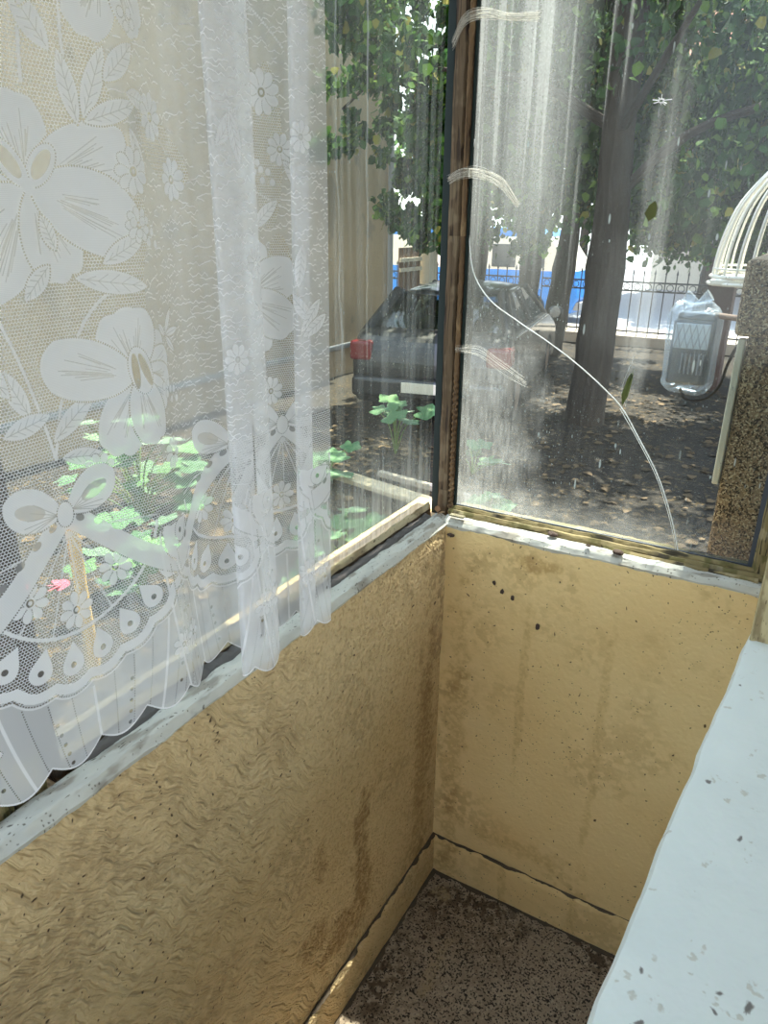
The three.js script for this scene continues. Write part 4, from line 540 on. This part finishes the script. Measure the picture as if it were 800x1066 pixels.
vine(-2.85, -3.6, spread(12, 0.3, 0.12, 0.36, 0.22, 83), 'broad-leaved vine left of the pale plank', 84);
vine(-2.8, -4.75, spread(9, 0.3, 0.3, 0.5, 0.22, 85), 'small clump of broad leaves on the dark soil before the car', 86);
vine(-1.9, -4.6, spread(7, 0.3, 0.1, 0.3, 0.2, 87), 'small clump of broad leaves beside the corner post', 88);
vine(-1.4, -3.55, spread(10, 0.3, 0.08, 0.25, 0.2, 89), 'low broad-leaved vine right behind the corner post foot', 90);
vine(-3.55, -2.2, spread(34, 0.6, 0.2, 0.8, 0.22, 91), 'tall sunlit vine seen through the middle of the lace', 92);
vine(-3.75, -0.7, spread(26, 0.4, 0.2, 0.75, 0.22, 93), 'sunlit vine seen through the lace bow', 94);
vine(-2.62, -1.35, spread(16, 0.34, 0.1, 0.45, 0.2, 95), 'vine seen through the lace fans', 96);
{ const f = group('flowering_plant', [-2.6, GROUND - 0.03, -0.42]), R = rng(97), pink = std({ color: lin(0.6, 0.10, 0.16), side: THREE.DoubleSide }); for (let i = 0; i < 9; i++) { const a = (R() - 0.5) * 0.5, b = (R() - 0.5) * 0.5, h = 0.25 + 0.25 * R(); mesh('stem', tube([[0, 0, 0], [a * 0.5, h * 0.6, b * 0.5], [a, h, b]], 0.004, 6, 5), stemMat, f); const fl = mesh('blossom', merge([0, 1, 2, 3, 4].map((k) => new THREE.CircleGeometry(0.03, 8).translate(0.028, 0, 0).rotateX(-1.2).rotateY(k * 1.257))), pink, f); fl.position.set(a, h, b); } tag(f, 'small plant with pinkish red blossoms behind the lace', 'plant'); }
// boards and stakes in the bed
function plank(pos, turn, tilt, L, w, t, mat, label) { const g = group('plank', pos, turn); const m = mesh('board', new RoundedBoxGeometry(L, t, w, 2, 0.006), mat, g); m.rotation.z = tilt; tag(g, label, 'plank'); return g; }
plank([-2.32, GROUND + 0.03, -3.7], -0.2, 0, 1.05, 0.17, 0.04, M.plank, 'pale bare plank lying among the vines'); plank([-2.1, GROUND + 0.02, -3.98], -0.15, 0, 0.95, 0.06, 0.05, M.kerb, 'narrow board just behind the pale plank');
function stake(pos, h, r, mat, label, lean = 0) { const g = group('stake', pos); mesh('pole', limb([[0, -0.1, 0], [lean * 0.5, h * 0.5, 0], [lean, h, 0]], r, r * 0.8, 8, 8), mat, g); tag(g, label, 'stake'); }
stake([-2.2, GROUND, -0.66], 0.8, 0.035, std({ color: lin(0.75, 0.5, 0.2) }), 'yellowish wooden stake seen through the lace'); stake([-4.72, GROUND, -1.45], 1.9, 0.06, M.steelDark, 'dark stake at the left edge of the lace');

// ------------------------------------------------------------------ things just outside the cracked pane
{
  const p = group('granite_pillar', [0.478, GROUND, -0.2]); const uvm = (g) => { const u = g.attributes.uv, q = g.attributes.position; for (let i = 0; i < q.count; i++) u.setXY(i, q.getX(i) + q.getZ(i), q.getY(i)); return g; };
  mesh('shaft', uvm(rbox(0, 0.34, -0.03, 1.94, -0.34, 0, 0.008)), M.granite, p); mesh('cap', uvm(rbox(-0.022, 0.36, 1.94, 2.07, -0.36, 0.015, 0.01)), M.granite, p);
  mesh('white_strip', rbox(-0.014, -0.001, 1.66, 1.935, -0.02, 0.002, 0.003), M.wire, p);
  tag(p, 'rough granite-chip pillar at the right edge of the cracked pane', 'pillar');
}
{
  const f = group('wrapped_lamp', [0.318, 1.236, -0.72]); f.scale.setScalar(0.82);
  const dark = std({ color: lin(0.07, 0.08, 0.09), roughness: 0.6 }), lens = std({ color: lin(0.55, 0.62, 0.66), roughness: 0.15 });
  mesh('housing', rbox(-0.058, 0.058, -0.11, 0.085, -0.04, 0.025, 0.01), dark, f); mesh('lens', rbox(-0.05, 0.05, 0.0, 0.075, 0.025, 0.031, 0.003), lens, f);
  for (let i = 0; i < 5; i++) for (const k of [-1, 1]) mesh('grille_wire', bar([-0.048 + i * 0.019, k > 0 ? 0.002 : 0.073, 0.033], [-0.028 + i * 0.019, k > 0 ? 0.073 : 0.002, 0.033], 0.0011, 4), M.grey, f);
  for (let i = 0; i < 6; i++) mesh('fin', rbox(-0.02 + i * 0.012, -0.015 + i * 0.012, -0.075, -0.012, 0.025, 0.04, 0.002), M.grey, f);
  mesh('bracket', rbox(-0.05, 0.06, 0.085, 0.105, -0.03, 0.02, 0.005), dark, f);
  const bag = new THREE.MeshPhysicalMaterial({ color: lin(0.80, 0.88, 0.96), transmission: 0.86, thickness: 0, roughness: 0.22, ior: 1.45, side: THREE.DoubleSide });
  mesh('plastic_bag', (() => { const g = new RoundedBoxGeometry(0.148, 0.27, 0.12, 14, 0.045), p = g.attributes.position, n = g.attributes.normal; for (let i = 0; i < p.count; i++) { const x = p.getX(i), y = p.getY(i), z = p.getZ(i), w = (fbm(x * 60 + z * 40 + 5, y * 24 + 9, 1501, 3) - 0.5) * 0.026, k = y > 0.1 ? 1 - (y - 0.1) * 4 : 1; p.setXYZ(i, x * k + n.getX(i) * w, y + (y > 0.1 ? Math.sin(x * 70) * 0.006 : 0) + n.getY(i) * w, z * k + n.getZ(i) * w); } g.computeVertexNormals(); return g; })(), bag, f);
  mesh('bag_knot', merge([new THREE.ConeGeometry(0.02, 0.05, 7).rotateZ(2.2).translate(0.01, 0.142, 0), new THREE.ConeGeometry(0.02, 0.06, 7).rotateZ(-2.0).translate(-0.012, 0.14, 0.01)]), bag, f);
  mesh('arm', bar([0.05, 0.1, 0], [0.205, 0.115, 0.24], 0.009, 8), M.gate, f);
  mesh('cable', tube([[-0.01, -0.12, 0.03], [0.01, -0.15, 0.03], [0.06, -0.145, 0.04], [0.105, -0.09, 0.1], [0.125, -0.01, 0.17], [0.15, 0.055, 0.24], [0.175, 0.075, 0.27]], 0.0042, 40, 6), M.rubber, f);
  tag(f, 'outdoor lamp wrapped in a crinkled clear plastic bag on a pillar arm', 'lamp');
}
{
  const c = group('wire_cage', [0.50, 1.392, -1.08]), hx = 0.2, hz = 0.15, H = 0.6;
  const ring = (a) => { const k = Math.pow(Math.abs(Math.cos(a)) ** 4 + Math.abs(Math.sin(a)) ** 4, -0.25); return [Math.cos(a) * hx * k, Math.sin(a) * hz * k]; };
  const prof = [[1, 0], [0.98, 0.1], [0.91, 0.215], [0.82, 0.3], [0.6, 0.41], [0.4, 0.485], [0.29, 0.55], [0.21, 0.66], [0.12, 0.83], [0.04, 1]];
  for (let i = 0; i < 44; i++) { const [x, z] = ring(i / 44 * Math.PI * 2 + 0.03); mesh('wire', tube(prof.map(([k, h]) => [x * k, h * H, z * k]), 0.0038, 30, 6), M.wire, c); }
  const loop = (k, y, r) => mesh('ring', tube(Array.from({ length: 40 }, (_, i) => { const [x, z] = ring(i / 40 * Math.PI * 2); return [x * k, y, z * k]; }), r, 90, 6, true), M.wire, c);
  loop(1.02, 0, 0.005); loop(1.04, -0.018, 0.005); loop(1.0, 0.02, 0.003); loop(0.17, 0.45, 0.004);
  mesh('tray', rbox(-hx * 0.96, hx * 0.96, -0.022, -0.004, -hz * 0.96, hz * 0.96, 0.006), M.wire, c); mesh('feed_box', rbox(-0.085, 0.05, 0.0, 0.055, 0.085, 0.135, 0.004), M.wire, c);
  mesh('hook', tube([[0, H - 0.01, 0], [0, H + 0.04, 0], [0.02, H + 0.07, 0], [0.04, H + 0.045, 0]], 0.003, 16, 6), M.wire, c); mesh('hanger', bar([0.02, H + 0.072, 0], [0.02, 2.4195 - 1.392, 0], 0.002, 5), M.string, c);
  mesh('cord', tube([[-0.08, 0.13, 0.12], [-0.02, 0.3, 0.1], [0.02, H + 0.06, 0]], 0.002, 12, 5), M.string, c);
  tag(c, 'white bell-shaped wire cage hanging behind the granite pillar', 'cage');
  const a = group('cage_bracket', [0.95, 2.4, -1.08]); mesh('arm', box(-0.45, 0, 0.02, 0.045, -0.012, 0.012), M.iron, a); mesh('plate', box(-0.01, 0, 0.0205, 0.12, -0.04, 0.04), M.iron, a); tag(a, 'iron wall arm above the wire cage', 'bracket');
  struct(mesh('wall_facade', box(0.95, 1.2, GROUND - 0.1, 3.0, -3.0, -0.16), M.render), 'house facade beside the balcony', 'wall');
}
// ------------------------------------------------------------------ small things on sills and panes
const webMat = new THREE.MeshPhysicalMaterial({ color: lin(0.85, 0.82, 0.76), roughness: 0.9, transmission: 0.4, thickness: 0 });
function web(arcs, n, label, seed) { const R = rng(seed), l = []; for (let i = 0; i < n; i++) { const t = i / (n - 1); l.push(tube(arcs.map(([x, y, z, dx, dy]) => [x + dx * t + (R() - 0.5) * 0.005, y + dy * t + (R() - 0.5) * 0.005, z + (R() - 0.5) * 0.004]), 0.00014, 26, 3)); } return tag(mesh('cobweb', merge(l), webMat), label, 'cobweb', 'cobwebs on the corner post'); }
web([[-0.046, 1.60, -0.04, 0.004, -0.012], [-0.02, 1.612, -0.035, 0, -0.016], [0.012, 1.613, -0.035, 0, -0.016], [0.058, 1.597, -0.04, -0.006, -0.014], [0.088, 1.556, -0.052, -0.003, -0.006]], 46, 'arched cobweb halfway up the corner post', 101);
web([[-0.048, 1.812, -0.04, 0.004, -0.014], [-0.022, 1.845, -0.035, 0, -0.016], [0.015, 1.848, -0.035, 0, -0.014], [0.055, 1.838, -0.04, 0, -0.01], [0.1, 1.838, -0.052, 0, -0.012]], 40, 'arched cobweb at the top of the corner post', 102);
web([[-0.015, 1.30, -0.04, 0, -0.01], [0.03, 1.305, -0.045, 0, -0.02], [0.07, 1.285, -0.05, 0.01, -0.03], [0.12, 1.255, -0.053, 0.01, -0.02]], 14, 'sagging cobweb low on the cracked pane', 103);
function dryLeaf(pos, rot, s, col, label, wd = 0.7) { const m = mesh('dry_leaf', leafGeo, std({ color: lin(...col), side: THREE.DoubleSide })); m.position.set(...pos); m.rotation.set(...rot); m.scale.set(s * wd, s, s); tag(m, label, 'leaf'); }
dryLeaf([0.309, 1.222, -0.0520], [0, 0, -0.16], 0.07, [0.10, 0.12, 0.03], 'narrow olive leaf caught at the crack of the pane', 0.2); dryLeaf([0.312, 1.528, -0.0520], [0, 0, -0.2], 0.032, [0.10, 0.11, 0.03], 'small dark leaf stuck high on the cracked pane');
dryLeaf([-0.026, 0.962, -0.008], [-1.2, 0.3, 0.4], 0.022, [0.22, 0.11, 0.05], 'curled brown leaf at the foot of the corner post'); dryLeaf([-0.012, 0.963, -0.018], [-1.5, -0.2, 2.2], 0.02, [0.32, 0.20, 0.1], 'pale brown leaf scrap in the sill corner');
function clump(pos, s, label, seed, flat = [1, 1, 1]) { const g = new THREE.IcosahedronGeometry(1, 2), p = g.attributes.position; for (let i = 0; i < p.count; i++) { const v = V(p.getX(i), p.getY(i), p.getZ(i)), k = 0.65 + 0.7 * vn(v.x * 2.2 + seed, v.y * 2.2 + v.z * 1.7, 1601); p.setXYZ(i, v.x * k * s * flat[0], v.y * k * s * flat[1], v.z * k * s * flat[2]); } g.computeVertexNormals(); const m = mesh('dirt_clump', g, std({ color: lin(0.06, 0.035, 0.025) })); m.position.set(...pos); tag(m, label, 'dirt', 'dark dried clumps'); }
[[[0.114, 0.84, 0.002], 0.0045, 'dark dried clump on the yellow wall, leftmost of the upper row'], [[0.132, 0.825, 0.002], 0.005, 'dark dried clump on the yellow wall, middle of the upper row'], [[0.155, 0.817, 0.002], 0.005, 'dark dried clump on the yellow wall, rightmost of the upper row'], [[0.213, 0.767, 0.002], 0.006, 'dark dried clump on the yellow wall, lowest and on its own']].forEach(([p, s, l], i) => clump(p, s, l, i * 3 + 1, [0.8, 1.1, 0.6]));
[[[0.215, 0.962, -0.026], 0.008, 'round dark clump on the sill under the crack'], [[0.345, 0.96, -0.012], 0.008, 'larger dark clump on the edge of the end sill'], [[0.29, 0.96, -0.012], 0.004, 'tiny dark clump on the edge of the end sill'], [[0.013, 0.925, 0.006], 0.006, 'reddish dark clump in the wall corner just under the sill']].forEach(([p, s, l], i) => clump(p, s, l, i * 5 + 20, [1.2, 0.55, 0.8]));
[[[0.078, 0.003, 0.19], 0.005, 'larger dark pellet on the terrazzo floor'], [[0.112, 0.003, 0.165], 0.004, 'smaller dark pellet on the terrazzo floor']].forEach(([p, s, l], i) => clump(p, s, l, i * 7 + 40));
tag(mesh('paint_flake', (() => { const g = new RoundedBoxGeometry(0.032, 0.004, 0.012, 2, 0.0015); return g; })(), M.putty), 'loose mortar flake on the sill corner', 'flake').position.set(0.018, 0.9625, -0.012);
{ const R = rng(131), l = []; for (let i = 0; i < 9; i++) { const a = i / 9 * 6.283 + R() * 0.7, q = 0.005 + 0.011 * R(); l.push(bar([Math.cos(a) * 0.003, Math.sin(a) * 0.003, 0], [Math.cos(a) * q, Math.sin(a) * q * 0.6, 0], 0.0006, 4)); } l.push(new THREE.TorusGeometry(0.003, 0.0012, 5, 10).scale(1.3, 0.8, 0.6)); const m = mesh('star_chip', merge(l), crackMat, win2); m.position.set(0.307, 1.70, -0.0535); m.userData.label = 'small star-shaped chip'; }
renderer.render(scene, camera);
